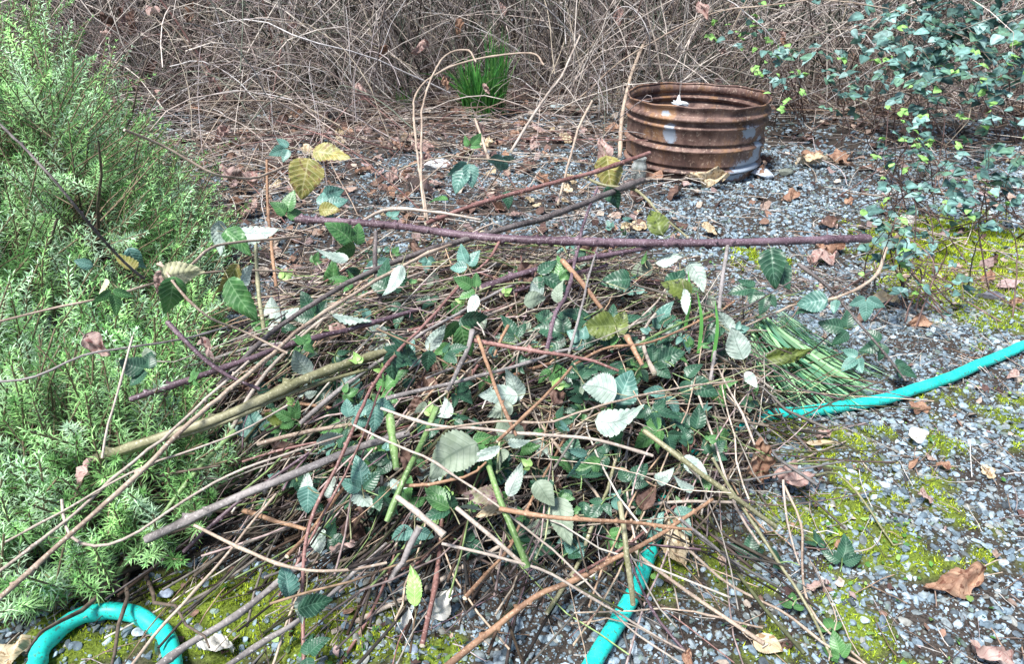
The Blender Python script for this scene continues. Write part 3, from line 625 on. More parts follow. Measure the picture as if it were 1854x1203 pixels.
a = Acc(); tubes(a, spline(pts, 40), np.full(40, .016), 12)
tag(build('garden_hose', a, M_hose), 'far piece of turquoise hose lying behind the leafy shrubs at the back', 'hose')

# ---------------------------------------------------------------- canes
PROF5 = [1.14, .86, 1.14, .86, 1.14, .86, 1.14, .86, 1.14, .86]
def make_cane(name, pts, r0, r1, mat, parent=None, thorns=0, sides=10, prof=None, n=None, capm='pith', knots=True, jit=.0):
    L = np.linalg.norm(np.diff(np.asarray(pts), axis=0), axis=1).sum(); n = n or max(6, int(L / .02))
    sp = spline(pts, n); 
    if jit: sp[1:-1] += np.cumsum(rng.normal(0, jit, (n - 2, 3)), 0) * np.sin(np.linspace(0, np.pi, n - 2))[:, None]
    rd = np.linspace(r0, r1, n) * (1 + rng.normal(0, .035, n))
    if knots: rd *= 1 + .28 * (rng.random(n) < .12)
    a = Acc(); tubes(a, sp, rd, sides, m=0, prof=prof, caps=True, capm=1)
    T = np.gradient(sp, axis=0)
    for _ in range(int(thorns * 1.6 * L)):
        k = rng.integers(1, n - 1); t = nrm(T[k]); o = nrm(np.cross(t, rng.normal(size=3))); h = rng.uniform(.0045, .008) * min(1.2, max(.55, r0 / .006)); w = rd[k] * .55 + .0014
        p = sp[k] + (sp[k + 1] - sp[k]) * rng.random(); bs = np.cross(t, o); tip = p + o * (rd[k] + h) - t * h * .5
        V = [p + o * rd[k] * .8 + t * w * 1.5, p + o * rd[k] * .75 + bs * w * .9, p + o * rd[k] * .8 - t * w * 1.5, p + o * rd[k] * .75 - bs * w * .9, tip]
        a.add(V, T=[(0, 1, 4), (1, 2, 4), (2, 3, 4), (3, 0, 4)])
    return build(name, a, [CM[mat], CM[capm]], parent, org=sp[0] if parent is None else None), sp
def px_pts(L):
    out = []
    for q in L:
        if q[2] is None: out.append(P(q[0], q[1], .012))
        elif q[2] < 0: out.append(P(q[0], q[1], -q[2]))
        else: out.append(G(*q))
    return out
def cane(key, label, L, wpx, mat, w1=None, name='bramble_cane', cat='bramble cane', thorns=0, prof=None, cap='pith', group=None, jit=.0006):
    pts = px_pts(L); r0 = wpx * .9 * depth(pts[0]) / FPX / 2; r1 = (w1 or wpx * .8) * .85 * depth(pts[-1]) / FPX / 2
    o, sp = make_cane(name, pts, r0, r1, mat, thorns=thorns, prof=prof, capm=cap, jit=jit); tag(o, label, cat, group); CANES[key] = (o, sp); return o

# the big ones, heights in metres
cane('A', 'thick straight purple thorny cane lying level across the top of the heap', [(1575, 432, .235), (1250, 441, .27), (905, 432, .285), (700, 408, .27), (530, 397, .25)], 15, 'purple', 13, thorns=38, prof=PROF5, cap='tan', jit=0)
o, sp = make_cane('side_branch', [G(1318, 440, .262), G(1306, 520, .235), G(1298, 610, .19), G(1286, 690, .155)], .0044, .0032, 'grey', CANES['A'][0], thorns=30); o['label'] = 'grey side branch hanging straight down'
o, sp = make_cane('side_branch', [G(905, 436, .28), G(885, 470, .262), G(850, 500, .245)], .0032, .0022, 'red', CANES['A'][0], thorns=30)
o, sp = make_cane('side_branch', [G(540, 400, .25), G(520, 392, .245), G(510, 380, .25)], .0018, .0012, 'olive', CANES['A'][0])
cane('B', 'thick olive green cane with pale cut end resting over the rosemary', [(168, 832, .16), (300, 790, .20), (420, 750, .215), (470, 728, .22), (560, 690, .225), (660, 652, .215), (740, 625, .20)], 19, 'olive', 15, thorns=14, prof=PROF5)
cane('B2', 'thinner olive green stem running beside the thick olive cane', [(300, 800, .19), (430, 757, .21), (520, 715, .214), (640, 676, .21), (760, 640, .19)], 9, 'olive', 7, thorns=10)
cane('C', 'long straight purple cane with a cut end pointing lower left', [(235, 724, .24), (330, 692, .25), (430, 655, .255), (520, 622, .26), (640, 590, .25), (760, 560, .22)], 12, 'purple', 9, thorns=18, prof=PROF5)
cane('C2', 'dark violet cane rising from under leaves toward the upper right', [(870, 522, .25), (960, 492, .262), (1060, 470, .265), (1180, 448, .262)], 13, 'purple', 9, thorns=26, prof=PROF5)
cane('C3', 'second dark violet cane just below the dark violet one', [(905, 535, .228), (990, 512, .235), (1100, 480, .24)], 9, 'purple', 6, thorns=26)
cane('D', 'long dark weathered stick rising to the upper right beside the fire ring', [(395, 700, .23), (480, 612, .25), (560, 555, .262), (690, 483, .272), (830, 432, .285), (1000, 385, .28), (1165, 326, .265)], 10, 'dark', 13, jit=.0012, cap='pith')
cane('E', 'reddish brown cane slanting up to the right in front of the ring', [(770, 405, .25), (880, 365, .265), (1000, 333, .275), (1080, 312, .28), (1176, 277, .29)], 9, 'red', 9, thorns=22, cap='pith')
cane('F', 'long tan cane from the lower left corner up across the heap', [(-30, 1110, .12), (60, 1030, .16), (160, 940, .195), (260, 850, .225), (350, 762, .25), (440, 690, .262), (560, 590, .272), (640, 540, .275), (760, 470, .28), (850, 430, .275)], 11, 'tan', 7, thorns=10, jit=.001)
cane('F2', 'slim tan stem running alongside the long tan cane', [(-20, 1050, .13), (90, 965, .17), (200, 870, .20), (300, 790, .23), (400, 700, .25), (450, 655, .255)], 7, 'pale', 6, thorns=8, jit=.001)
cane('F3', 'pale thin stem crossing the rosemary toward the lower left corner', [(-20, 998, .15), (110, 930, .18), (250, 855, .21), (420, 790, .22), (520, 735, .22)], 5, 'pale', 4, jit=.001)
cane('Gs', 'thick grey thorny stick with a cut end above the mossy ground', [(264, 978, .10), (330, 948, .12), (400, 915, .14), (480, 882, .155), (560, 848, .17), (650, 812, .175), (740, 785, .17)], 17, 'grey', 14, thorns=14, cap='tan', prof=PROF5)
cane('G2', 'purple stem passing below the thick grey stick', [(332, 1000, .06), (380, 955, .085), (440, 905, .11), (500, 862, .135), (560, 820, .15)], 8, 'purple', 6, thorns=14)
cane('H', 'grey cracked stick at the bottom left crossing over the hose loop', [(278, 1215, .05), (350, 1160, .065), (420, 1118, .075), (500, 1055, .085), (560, 1015, .095)], 15, 'grey', 12, jit=.0015)
cane('H2', 'weathered grey stick along the bottom over the moss', [(400, 1215, .03), (480, 1160, .045), (560, 1105, .055), (640, 1040, .07), (700, 985, .08)], 12, 'grey', 8, jit=.0018)
cane('I', 'thick orange brown thorny cane rising from the bottom edge', [(800, 1215, .05), (870, 1158, .06), (935, 1110, .075), (975, 1080, .085), (1040, 1052, .095), (1110, 1020, .11), (1200, 968, .125), (1290, 905, .12)], 15, 'orange', 7, thorns=28, jit=.0012)
cane('J', 'orange thorny cane lying level over the lower right of the heap', [(905, 922, .20), (960, 932, .205), (1040, 942, .205), (1140, 948, .19), (1252, 960, .17)], 11, 'orange', 6, thorns=34)
cane('K', 'orange branched stem left of the purple mottled leaf', [(720, 880, .19), (790, 878, .20), (850, 862, .205), (880, 838, .205)], 8, 'orange', 5, thorns=22)
cane('K2', 'orange stem reaching down from the rosemary side near the moss', [(440, 925, .07), (490, 940, .075), (555, 960, .08)], 11, 'orange', 8, jit=.001)
cane('L', 'straight pale stem slanting down right to a cut end near the bottom', [(826, 920, .19), (880, 965, .17), (957, 1032, .13)], 9, 'pale', 9)
cane('N1', 'bright green grooved stalk leaning over the left middle of the heap', [(790, 740, .235), (765, 800, .225), (735, 860, .21), (700, 945, .17)], 11, 'green', 12, prof=PROF5, jit=0)
cane('N2', 'short green stalk with a pale cut top', [(706, 752, .25), (712, 800, .235), (718, 850, .22)], 14, 'green', 13, prof=PROF5)
cane('N3', 'bright green stalk below the purple mottled leaf', [(885, 845, .215), (905, 905, .20), (930, 965, .18), (955, 1028, .145)], 10, 'green', 14, prof=PROF5, jit=0)
cane('N5', 'thick olive stem standing over the hose', [(1122, 910, .18), (1135, 990, .155), (1142, 1050, .12), (1146, 1095, .08)], 11, 'olive', 12, thorns=10)
cane('N6', 'long olive stem in shade slanting down to the lower right', [(1165, 780, .18), (1240, 835, .16), (1320, 895, .12), (1405, 955, .05)], 11, 'olive', 10, thorns=8)
cane('N7', 'thin olive cane running from the heap down over the right gravel', [(1290, 830, .15), (1330, 900, .10), (1400, 1015, .05), (1460, 1100, .02), (1505, 1190, .01)], 6, 'olive', 7, jit=.001)
cane('N8', 'green stem from the rosemary down to the moss on the left', [(425, 780, .15), (350, 860, .12), (280, 950, .08), (213, 1040, .03)], 9, 'green', 9, thorns=4)
cane('O1', 'straight tan stem at the bottom left crossing the hose loop', [(232, 1215, .06), (290, 1140, .075), (380, 1040, .10), (450, 955, .13), (500, 895, .15)], 7, 'tan', 5, jit=.001)
cane('O3', 'thin tan stem climbing steeply from the bottom edge', [(505, 1080, .05), (560, 980, .09), (600, 900, .15), (650, 800, .20), (690, 700, .24)], 6, 'red', 4, thorns=10)
cane('O4', 'purple thorny vine trailing down over the lower left leaves', [(550, 1205, .03), (548, 1050, .08), (560, 950, .14), (610, 850, .20), (650, 760, .235), (700, 670, .25), (780, 580, .265), (830, 520, .27)], 8, 'red', 6, thorns=22, jit=.001)
cane('P1', 'short orange cut stick leaning among the stems in the middle', [(1018, 472, .285), (1055, 515, .27), (1090, 560, .25)], 12, 'orange', 9, name='cut_stick', cat='cut stick')
cane('P2', 'small brown stub with a cut end below the dark olive leaves', [(1135, 610, .25), (1150, 638, .24), (1163, 662, .228)], 12, 'orange', 9, name='cut_stick', cat='cut stick')
cane('P3', 'short pale peeled stick left of the purple mottled leaf', [(718, 900, .235), (760, 932, .225), (804, 970, .21)], 11, 'pale', 13, name='cut_stick', cat='cut stick')
cane('P4', 'short brown thorny stub near the centre of the heap', [(920, 590, .265), (905, 620, .255), (895, 645, .245)], 7, 'orange', 6, name='cut_stick', cat='cut stick', thorns=30)
cane('P5', 'dark splintered stick with a pale torn end near the moss', [(760, 955, .13), (735, 1000, .10), (705, 1055, .06)], 15, 'grey', 10, name='cut_stick', cat='cut stick', jit=.002)
cane('Q1', 'pinkish cane with knotty joint across the middle of the heap', [(850, 615, .255), (930, 632, .262), (1000, 642, .26), (1060, 650, .25), (1120, 672, .235)], 10, 'red', 6, thorns=24, jit=.0015)
cane('Q2', 'purple side cane standing up from the knotty joint', [(990, 635, .255), (1005, 570, .275), (1030, 520, .28), (1060, 400, .27), (1082, 340, .26)], 9, 'purple', 5, thorns=24)
cane('Q3', 'grey thin stem leaning up right behind the centre', [(1030, 640, .25), (1050, 570, .27), (1070, 490, .275), (1085, 440, .27)], 6, 'grey', 4)
cane('Q4', 'orange stem rising to the right edge of the heap', [(1040, 660, .245), (1100, 630, .25), (1180, 622, .24), (1290, 575, .21), (1330, 545, .2)], 6, 'orange', 4, thorns=20)
cane('Q5', 'thin green stem rising to the right edge of the heap', [(1145, 630, .24), (1220, 590, .225), (1300, 560, .20)], 5, 'green', 4)
cane('Q6', 'long bowed pale stem hanging across the front of the heap', [(690, 740, .25), (780, 770, .25), (880, 778, .245), (1000, 790, .235), (1090, 800, .225), (1182, 826, .20)], 6, 'pale', 7, jit=.001)
cane('Q7', 'long thin tan stem arching from the centre to the right edge', [(770, 780, .25), (900, 765, .25), (1000, 765, .245), (1110, 735, .24), (1240, 705, .22), (1330, 690, .19)], 5, 'tan', 4, jit=.001)
cane('Q8', 'brown stem leaning steeply through the pale leaves', [(865, 610, .27), (890, 680, .265), (915, 745, .255), (935, 790, .24)], 8, 'orange', 6, thorns=12)
cane('Q9', 'orange brown stem slanting through the centre front', [(900, 800, .245), (960, 745, .255), (1010, 695, .255), (1035, 665, .25)], 7, 'orange', 6)
cane('R1', 'grey flat stick slanting from centre toward the left leaves', [(855, 600, .265), (845, 640, .26), (815, 700, .25), (808, 710, .25)], 10, 'grey', 8)
cane('R2', 'long dark grey stem lying behind the green stalk', [(700, 722, .225), (790, 700, .23), (900, 672, .235), (1000, 640, .24), (1045, 630, .24)], 9, 'grey', 6, jit=.001)
cane('R3', 'very thin pale stem crossing the lower middle diagonally', [(640, 770, .24), (720, 810, .235), (800, 850, .22), (950, 960, .17), (1060, 1060, .10), (1140, 1140, .04), (1230, 1200, .02)], 5, 'pale', 4, jit=.001)
cane('R4', 'pale stem from the lower middle to the bottom right of the heap', [(800, 985, .18), (900, 1010, .165), (1000, 1040, .13), (1080, 1090, .09), (1200, 1160, .03), (1240, 1180, .02)], 7, 'pale', 4, jit=.001)
cane('R5', 'curved pale stem from the thick grey stick to the bottom middle', [(352, 952, .13), (430, 990, .125), (530, 1030, .12), (620, 1035, .11), (700, 1020, .10)], 7, 'tan', 6)
cane('R6', 'pale thin arc looping over the lower rosemary', [(112, 905, .19), (118, 950, .17), (140, 982, .165), (190, 990, .165), (250, 965, .18), (340, 905, .20), (440, 850, .215), (540, 815, .215), (620, 790, .21)], 6, 'pale', 5, jit=.0005)
cane('T1', 'dark brown thin cane bending down across the upper rosemary', [(-10, 215, .62), (60, 285, .60), (120, 350, .56), (170, 415, .5), (230, 480, .43), (262, 505, .40)], 4, 'dark', 6, thorns=10)
cane('T2', 'thin tan stem crossing the middle of the rosemary', [(-10, 585, .40), (90, 560, .40), (190, 538, .40), (330, 500, .38), (440, 488, .35), (560, 494, .30)], 5, 'tan', 4, jit=.0005)
cane('T3', 'thin grey stem arching across the lower middle rosemary', [(-10, 692, .32), (60, 684, .33), (150, 645, .34), (230, 630, .34), (330, 615, .32), (420, 590, .29)], 5, 'grey', 4, jit=.0005)
cane('T4', 'thin branching stem above the yellow green hanging leaves', [(285, 478, .42), (330, 490, .41), (380, 450, .40), (430, 440, .38), (545, 428, .33)], 6, 'tan', 5)
cane('T5', 'stem curving down through the hanging leaves at the left', [(290, 475, .42), (320, 520, .40), (370, 570, .36), (440, 600, .31), (520, 640, .27)], 5, 'tan', 5, thorns=6)
cane('T6', 'purple cut cane with pale end poking above the rosemary', [(302, 583, .35), (330, 612, .33), (365, 645, .30), (410, 680, .27), (470, 705, .24)], 10, 'purple', 6, prof=PROF5)
cane('T7', 'near vertical thin pale stem over the rosemary', [(240, 610, .36), (215, 700, .32), (195, 770, .29), (185, 830, .26)], 4, 'pale', 5)
cane('U1', 'upright pale green stem at the back left of the heap', [(478, 600, .18), (468, 520, .23), (462, 425, .30)], 9, 'olive', 7, jit=.0004)
cane('U2', 'upright orange thorny stem behind the heap on the left', [(500, 520, .10), (490, 430, .17), (484, 360, .23), (483, 290, .30)], 7, 'orange', 5, thorns=60)
cane('U3', 'upright grey stem at the far left of the heap', [(690, 560, .2), (683, 500, .26), (680, 420, .31)], 10, 'dark', 8)
cane('U4', 'long bent pale cane from the heap to the back left', [(770, 395, .22), (760, 300, .3), (765, 190, .40), (800, 105, .5), (845, 90, .52), (862, 112, .49)], 5, 'tan', 4, jit=.001)
cane('U5', 'tall bent tan cane beside the pale bent one', [(775, 400, .2), (752, 260, .3), (750, 180, .38), (790, 135, .44), (860, 108, .48), (960, 96, .5), (985, 118, .47)], 5, 'tan', 4, jit=.001)
cane('U6', 'long straight pale stem leaning right toward the back', [(925, 275, .27), (985, 175, .36), (1022, 130, .41), (1050, 65, .5)], 6, 'pale', 4, jit=.001)
cane('U7', 'slim bent pale stem standing left of the fire ring', [(1010, 370, .22), (1030, 290, .28), (1048, 230, .33), (1072, 183, .38)], 5, 'tan', 5, jit=.001)
cane('U8', 'tall thin brown stem arching up beside the left of the ring', [(1122, 285, .05), (1128, 200, .16), (1150, 120, .29), (1180, 60, .39), (1225, 5, .5), (1300, -60, .6)], 8, 'tan', 4, thorns=6, jit=.001)
cane('U9', 'short pale upright stem behind the small teal leaf', [(885, 290, .26), (872, 250, .30), (860, 215, .34)], 6, 'tan', 5)
cane('V1', 'dark thorny stem trailing right over the gravel with dark leaves', [(1445, 478, .20), (1500, 520, .17), (1545, 572, .13), (1590, 625, .09), (1640, 690, .03)], 8, 'dark', 4, thorns=20)
cane('V2', 'bent tan stem crossing the dark trailing stem', [(1604, 450, .20), (1590, 490, .185), (1555, 520, .17), (1500, 540, .155), (1440, 550, .14), (1330, 600, .14)], 7, 'tan', 4, jit=.001)
cane('V3', 'thin dark stem reaching to the right toward the big dark leaf', [(1120, 610, .24), (1240, 600, .22), (1340, 560, .20), (1450, 500, .19)], 4, 'dark', 3)
cane('V4', 'thin yellow green stem curving over gravel at the right', [(1465, 865, .04), (1510, 857, .03), (1550, 890, .02), (1590, 950, .015), (1620, 990, .01), (1635, 985, .01)], 5, 'olive', 4)
cane('V5', 'reddish stem running down over the right gravel and moss', [(1420, 880, .06), (1450, 950, .03), (1455, 1040, .02), (1480, 1120, .015), (1580, 1215, .01)], 5, 'tan', 5, jit=.001)
cane('V6', 'thin pale stem pointing down the gravel in the lower right', [(1418, 870, .07), (1424, 950, .04), (1448, 1025, .02)], 5, 'pale', 4)
cane('V7', 'long tan stem bowing from heap to the lower right corner of it', [(1240, 990, .10), (1320, 1060, .05), (1420, 1110, .03), (1500, 1170, .015), (1580, 1215, .01)], 6, 'tan', 5, jit=.001)
cane('V8', 'purple thin cane leaning over the hose at the bottom', [(1240, 1180, .01), (1190, 1120, .03), (1155, 1050, .08), (1130, 980, .12)], 6, 'purple', 5, thorns=10)
cane('V9', 'thick pale stem hanging to the lower right above gravel', [(1230, 940, .14), (1280, 980, .10), (1345, 1035, .03)], 6, 'grey', 6)
cane('W1', 'pale stick lying at the back left between rosemary and leaf', [(225, 235, .50), (290, 262, .45), (350, 295, .40), (400, 318, .36), (460, 320, .30), (520, 300, .26)], 6, 'tan', 5, jit=.001)
cane('W2', 'pale arched stem above the yellow leaf at the back', [(640, 410, .24), (700, 380, .27), (780, 382, .28), (870, 398, .27)], 7, 'pale', 5)
cane('W3', 'yellowish curved stem below the pale yellow leaf', [(1050, 315, .27), (1090, 335, .26), (1150, 345, .25), (1190, 385, .24), (1245, 430, .26)], 6, 'olive', 5)
# ---------------------------------------------------------------- hand-placed leaves
dk, gr, te = 'dark', 'green', 'teal'
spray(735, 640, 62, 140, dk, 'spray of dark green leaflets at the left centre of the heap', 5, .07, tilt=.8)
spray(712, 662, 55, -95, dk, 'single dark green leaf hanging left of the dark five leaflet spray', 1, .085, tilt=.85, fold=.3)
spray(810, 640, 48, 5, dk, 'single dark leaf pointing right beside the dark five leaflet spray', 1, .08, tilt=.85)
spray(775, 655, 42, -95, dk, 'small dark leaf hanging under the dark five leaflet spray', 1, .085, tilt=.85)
spray(655, 880, 60, 100, te, 'three green leaflets with one pale underside on the front left', 3, .09, tilt=.85, kinds=[te, te, dk])
spray(690, 900, 55, -40, dk, 'dark green leaf at the front left just below the three leaflets', 1, .095, tilt=.85)
spray(660, 905, 60, -85, dk, 'pale leaf underside hanging at the front left under green leaflets', 1, .085, flip=True, tilt=.8)
spray(845, 302, 58, -110, te, 'bluish green leaf hanging at the back of the heap', 3, .0, z=.29, tilt=.8, spread=40)
spray(910, 287, 42, -90, te, 'small rounded bluish leaf at the foot of the leaning pale stem', 1, 0, z=.29, tilt=.85, wr=.95)
spray(852, 262, 32, 60, gr, 'tiny bright green shoot above the hanging bluish leaf', 3, 0, z=.31, tilt=.7)
spray(845, 478, 46, 120, te, 'three bluish leaflets just below the level purple cane', 3, 0, z=.285, tilt=.8)
spray(1110, 358, 46, -60, dk, 'dark corrugated leaf below the slanting dark stick', 1, 0, z=.25, tilt=.8)
spray(920, 362, 34, -80, dk, 'small dark leaf under the reddish slanting cane', 1, 0, z=.24, tilt=.8)
spray(795, 358, 34, 180, gr, 'small dull green leaf behind the heap near the bent canes', 1, 0, z=.2, tilt=.7)
spray(1190, 398, 60, 110, 'olive', 'olive folded leaf standing above the right half of the level cane', 1, 0, z=.29, tilt=.6, fold=.6)
spray(1400, 482, 72, -85, dk, 'big dark leaf hanging below the right end of the level cane', 1, 0, z=.22, tilt=.9)
spray(1420, 492, 60, -75, dk, 'dark leaf half hidden behind the big dark leaf at the right', 1, 0, z=.20, tilt=.85)
spray(1360, 522, 46, 185, dk, 'dark leaflets left of the big dark hanging leaf', 3, 0, z=.19, tilt=.75)
spray(1385, 540, 40, -110, dk, 'narrow dark leaf below the big dark hanging leaf', 1, 0, z=.18, tilt=.8)
spray(1470, 548, 54, 185, te, 'dark bluish leaf beside the trailing dark stem over gravel', 1, 0, z=.17, tilt=.8, wr=.8)
spray(1462, 556, 50, 200, dk, 'dark leaf showing under the bluish one beside the trailing stem', 1, 0, z=.15, tilt=.7)
spray(1528, 595, 50, 160, dk, 'dark paired leaflets over gravel right of the grass bundle', 3, 0, z=.11, tilt=.85, spread=75)
spray(1568, 545, 46, -95, te, 'bluish leaf hanging from the bent tan stem', 1, 0, z=.16, tilt=.85)
spray(1512, 555, 28, -90, te, 'small bluish leaf between the trailing and bent stems', 1, 0, z=.15, tilt=.8)
spray(1590, 622, 40, 200, dk, 'dark leaflets low on the trailing dark stem', 3, 0, z=.08, tilt=.8)
spray(1550, 650, 40, 215, te, 'bluish dark leaflets just above the gravel near the hose', 3, 0, z=.06, tilt=.8)
spray(1628, 665, 40, -40, dk, 'darkest leaflets at the tip of the trailing stem', 3, 0, z=.04, tilt=.7)
spray(1130, 700, 70, 65, te, 'corrugated green leaf lying against the white round leaf', 1, .075, tilt=.9, wr=.85, corr=.03)
spray(1048, 680, 48, 100, dk, 'dark leaflets just left of the white round leaf', 3, .06, tilt=.8, spread=50)
spray(1085, 592, 64, 185, 'olive', 'dark olive round leaf near the right centre of the heap', 1, .06, tilt=.75, wr=.9)
spray(1125, 585, 54, 80, 'olive', 'dark olive oval leaf touching the dark olive round leaf', 1, .06, tilt=.8, wr=.75)
spray(1053, 615, 38, 150, te, 'small bluish leaf below the dark olive leaves', 1, .055, tilt=.8, wr=.9)
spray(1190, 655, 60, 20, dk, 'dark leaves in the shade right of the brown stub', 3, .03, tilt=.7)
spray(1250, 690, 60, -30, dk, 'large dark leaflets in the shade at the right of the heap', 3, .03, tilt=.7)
spray(1180, 742, 46, -80, dk, 'dark leaflets right below the corrugated green leaf', 3, .04, tilt=.8)
spray(1225, 520, 60, 160, 'olive', 'mottled olive leaf at the right below the level cane', 1, .09, tilt=.6)
spray(1225, 505, 55, 60, dk, 'dark leaf beside the pale leaves below the level cane', 1, .08, tilt=.6)
spray(1290, 605, 50, 220, dk, 'dark leaf to the left of the pale hanging leaf', 1, .05, tilt=.7)
spray(520, 1052, 62, 85, te, 'upright green leaf at the lower left over the moss', 1, 0, z=.10, tilt=.85)
spray(572, 1096, 64, 5, dk, 'corrugated dark leaf pointing right at the lower left', 1, 0, z=.09, tilt=.85, corr=.03)
spray(545, 1100, 50, -120, dk, 'pale underside leaf beside the corrugated dark leaf', 1, 0, z=.08, flip=True, tilt=.7)
spray(560, 1185, 52, 30, dk, 'dark leaflets at the bottom edge over the moss', 3, 0, z=.05, tilt=.75, spread=75)
spray(555, 905, 48, -95, te, 'bluish leaf hanging on the purple vine at the left front', 1, 0, z=.17, tilt=.85, wr=.9)
spray(600, 975, 45, 0, dk, 'small dark leaflet near the torn pale leaf at the left front', 1, .06, tilt=.8)
spray(812, 915, 66, 110, gr, 'green leaflets to the left of the purple mottled leaf', 5, .09, tilt=.8, kinds=[gr, gr, dk, dk, gr])
spray(640, 755, 50, 40, te, 'small bluish leaflets above the front left leaflets', 3, .06, tilt=.7)
spray(640, 440, 66, 150, gr, 'bright green leaf behind the left end of the level cane', 3, 0, z=.24, tilt=.6)
spray(590, 372, 50, 30, te, 'bluish leaf under the big yellow leaf', 1, 0, z=.26, tilt=.7)
spray(520, 385, 48, 70, gr, 'bright green leaflets at the left tip of the level cane', 3, 0, z=.27, tilt=.6)
spray(517, 270, 34, 200, te, 'bluish small leaf left of the big yellow leaves', 3, 0, z=.30, tilt=.7)
spray(835, 590, 70, -70, gr, 'green corrugated leaflets near the centre of the heap', 3, .075, tilt=.8, kinds=[gr, dk, gr])
spray(855, 520, 42, 150, gr, 'small green leaves above the corrugated centre leaflets', 3, .08, tilt=.7)
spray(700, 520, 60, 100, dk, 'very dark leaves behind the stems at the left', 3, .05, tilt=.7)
spray(550, 622, 30, 60, gr, 'young light green shoot on the left purple cane', 5, 0, z=.268, tilt=.7)
spray(350, 685, 26, 80, gr, 'young shoot near the cut end of the left purple cane', 5, 0, z=.265, tilt=.7)
spray(262, 668, 56, 160, dk, 'dark green leaf lying on the rosemary above the purple cut end', 1, 0, z=.27, tilt=.7, wr=.9)
spray(268, 640, 36, 100, 'grey', 'shaded dark bluish leaf above the dark leaf on the rosemary', 1, 0, z=.28, tilt=.7)
# greens, yellows hanging over the rosemary
spray(312, 538, 76, -95, gr, 'bright green oval leaf hanging over the rosemary', 1, 0, z=.38, tilt=.95, wr=.68)
spray(436, 540, 88, -55, gr, 'green and yellow leaf hanging right of the bright green oval one', 1, 0, z=.35, tilt=.9, wr=.6)
spray(416, 508, 66, -120, 'yellow', 'yellowed half of a curled leaf at the left of the heap', 1, 0, z=.36, tilt=.85, wr=.5)
spray(203, 532, 52, -80, gr, 'narrow green leaf hanging over the rosemary at the far left', 1, 0, z=.41, tilt=.9, wr=.5)
spray(188, 525, 46, -75, 'yellow', 'pale yellow half leaf behind the narrow green hanging leaf', 1, 0, z=.405, tilt=.9, wr=.4, flip=True)
spray(225, 472, 52, 130, 'yellow', 'yellow leaf on the bent dark cane over the rosemary', 1, 0, z=.43, tilt=.9)
spray(245, 470, 46, -60, te, 'pale bluish leaf beside the yellow leaf on the bent cane', 1, 0, z=.42, tilt=.8)
spray(150, 478, 34, 160, te, 'small bluish green leaf at the far left over the rosemary', 1, 0, z=.44, tilt=.9)
spray(330, 492, 70, 10, 'yellow', 'yellow green leaf showing its pale back above the oval leaf', 1, 0, z=.41, tilt=.85, flip=True)
spray(290, 512, 44, -110, 'pink', 'shrivelled reddish leaf left of the bright green oval leaf', 1, 0, z=.39, tilt=.8, crumple=.06)
spray(462, 424, 80, 15, 'teal', 'large pale bluish leaf above the heap at the left', 1, 0, z=.33, tilt=.7, flip=True)
spray(425, 436, 66, -50, gr, 'dark green leaf overlapping the large pale leaf at the left', 1, 0, z=.34, tilt=.9, wr=.6)
spray(398, 428, 60, -80, 'teal', 'pale leaf underside at the left end of the large pale leaf', 1, 0, z=.33, tilt=.9, flip=True, wr=.5)
spray(440, 500, 44, 60, 'teal', 'pale back of a small leaf above the curled yellow leaf', 1, 0, z=.36, tilt=.8, flip=True)
spray(553, 322, 74, -100, 'yellow', 'large spotted yellow leaf at the back left', 1, 0, z=.29, tilt=.95, wr=.95)
spray(600, 280, 76, -15, 'yellow', 'yellow orange leaf curving behind the large spotted yellow leaf', 1, 0, z=.31, tilt=.7, wr=.55)
spray(595, 380, 40, 0, 'yellow', 'small yellow green leaf under the large spotted yellow leaf', 1, 0, z=.26, tilt=.8)
spray(1105, 312, 66, -80, 'yellow', 'pale yellow green leaf hanging under the reddish cane by the ring', 1, 0, z=.26, tilt=.95, wr=.9)
spray(1430, 645, 84, 5, 'olive', 'flat olive leaf lying on the bundle of cut grass', 1, 0, z=.10, tilt=.7, wr=.42)
spray(515, 768, 86, -20, 'olive', 'long olive leaf with pale edge left of the front leaves', 1, .03, tilt=.7, wr=.35)
spray(1265, 420, 40, 60, 'mottle', 'reddish folded leaf on the level cane', 1, 0, z=.29, tilt=.7, fold=.7, wr=.5)
spray(875, 893, 74, 170, 'mottle', 'purple mottled curled leaf at the front of the heap', 1, .11, tilt=.8, wr=.8, crumple=.03)
spray(890, 925, 60, -160, 'buff', 'pale curled lower edge of a leaf under the purple mottled leaf', 1, .095, tilt=.8, wr=.5, crumple=.04)
spray(750, 1062, 70, 95, 'sprout', 'bright green narrow leaf standing over the moss', 1, 0, z=.08, tilt=.9, wr=.5, corr=.03)
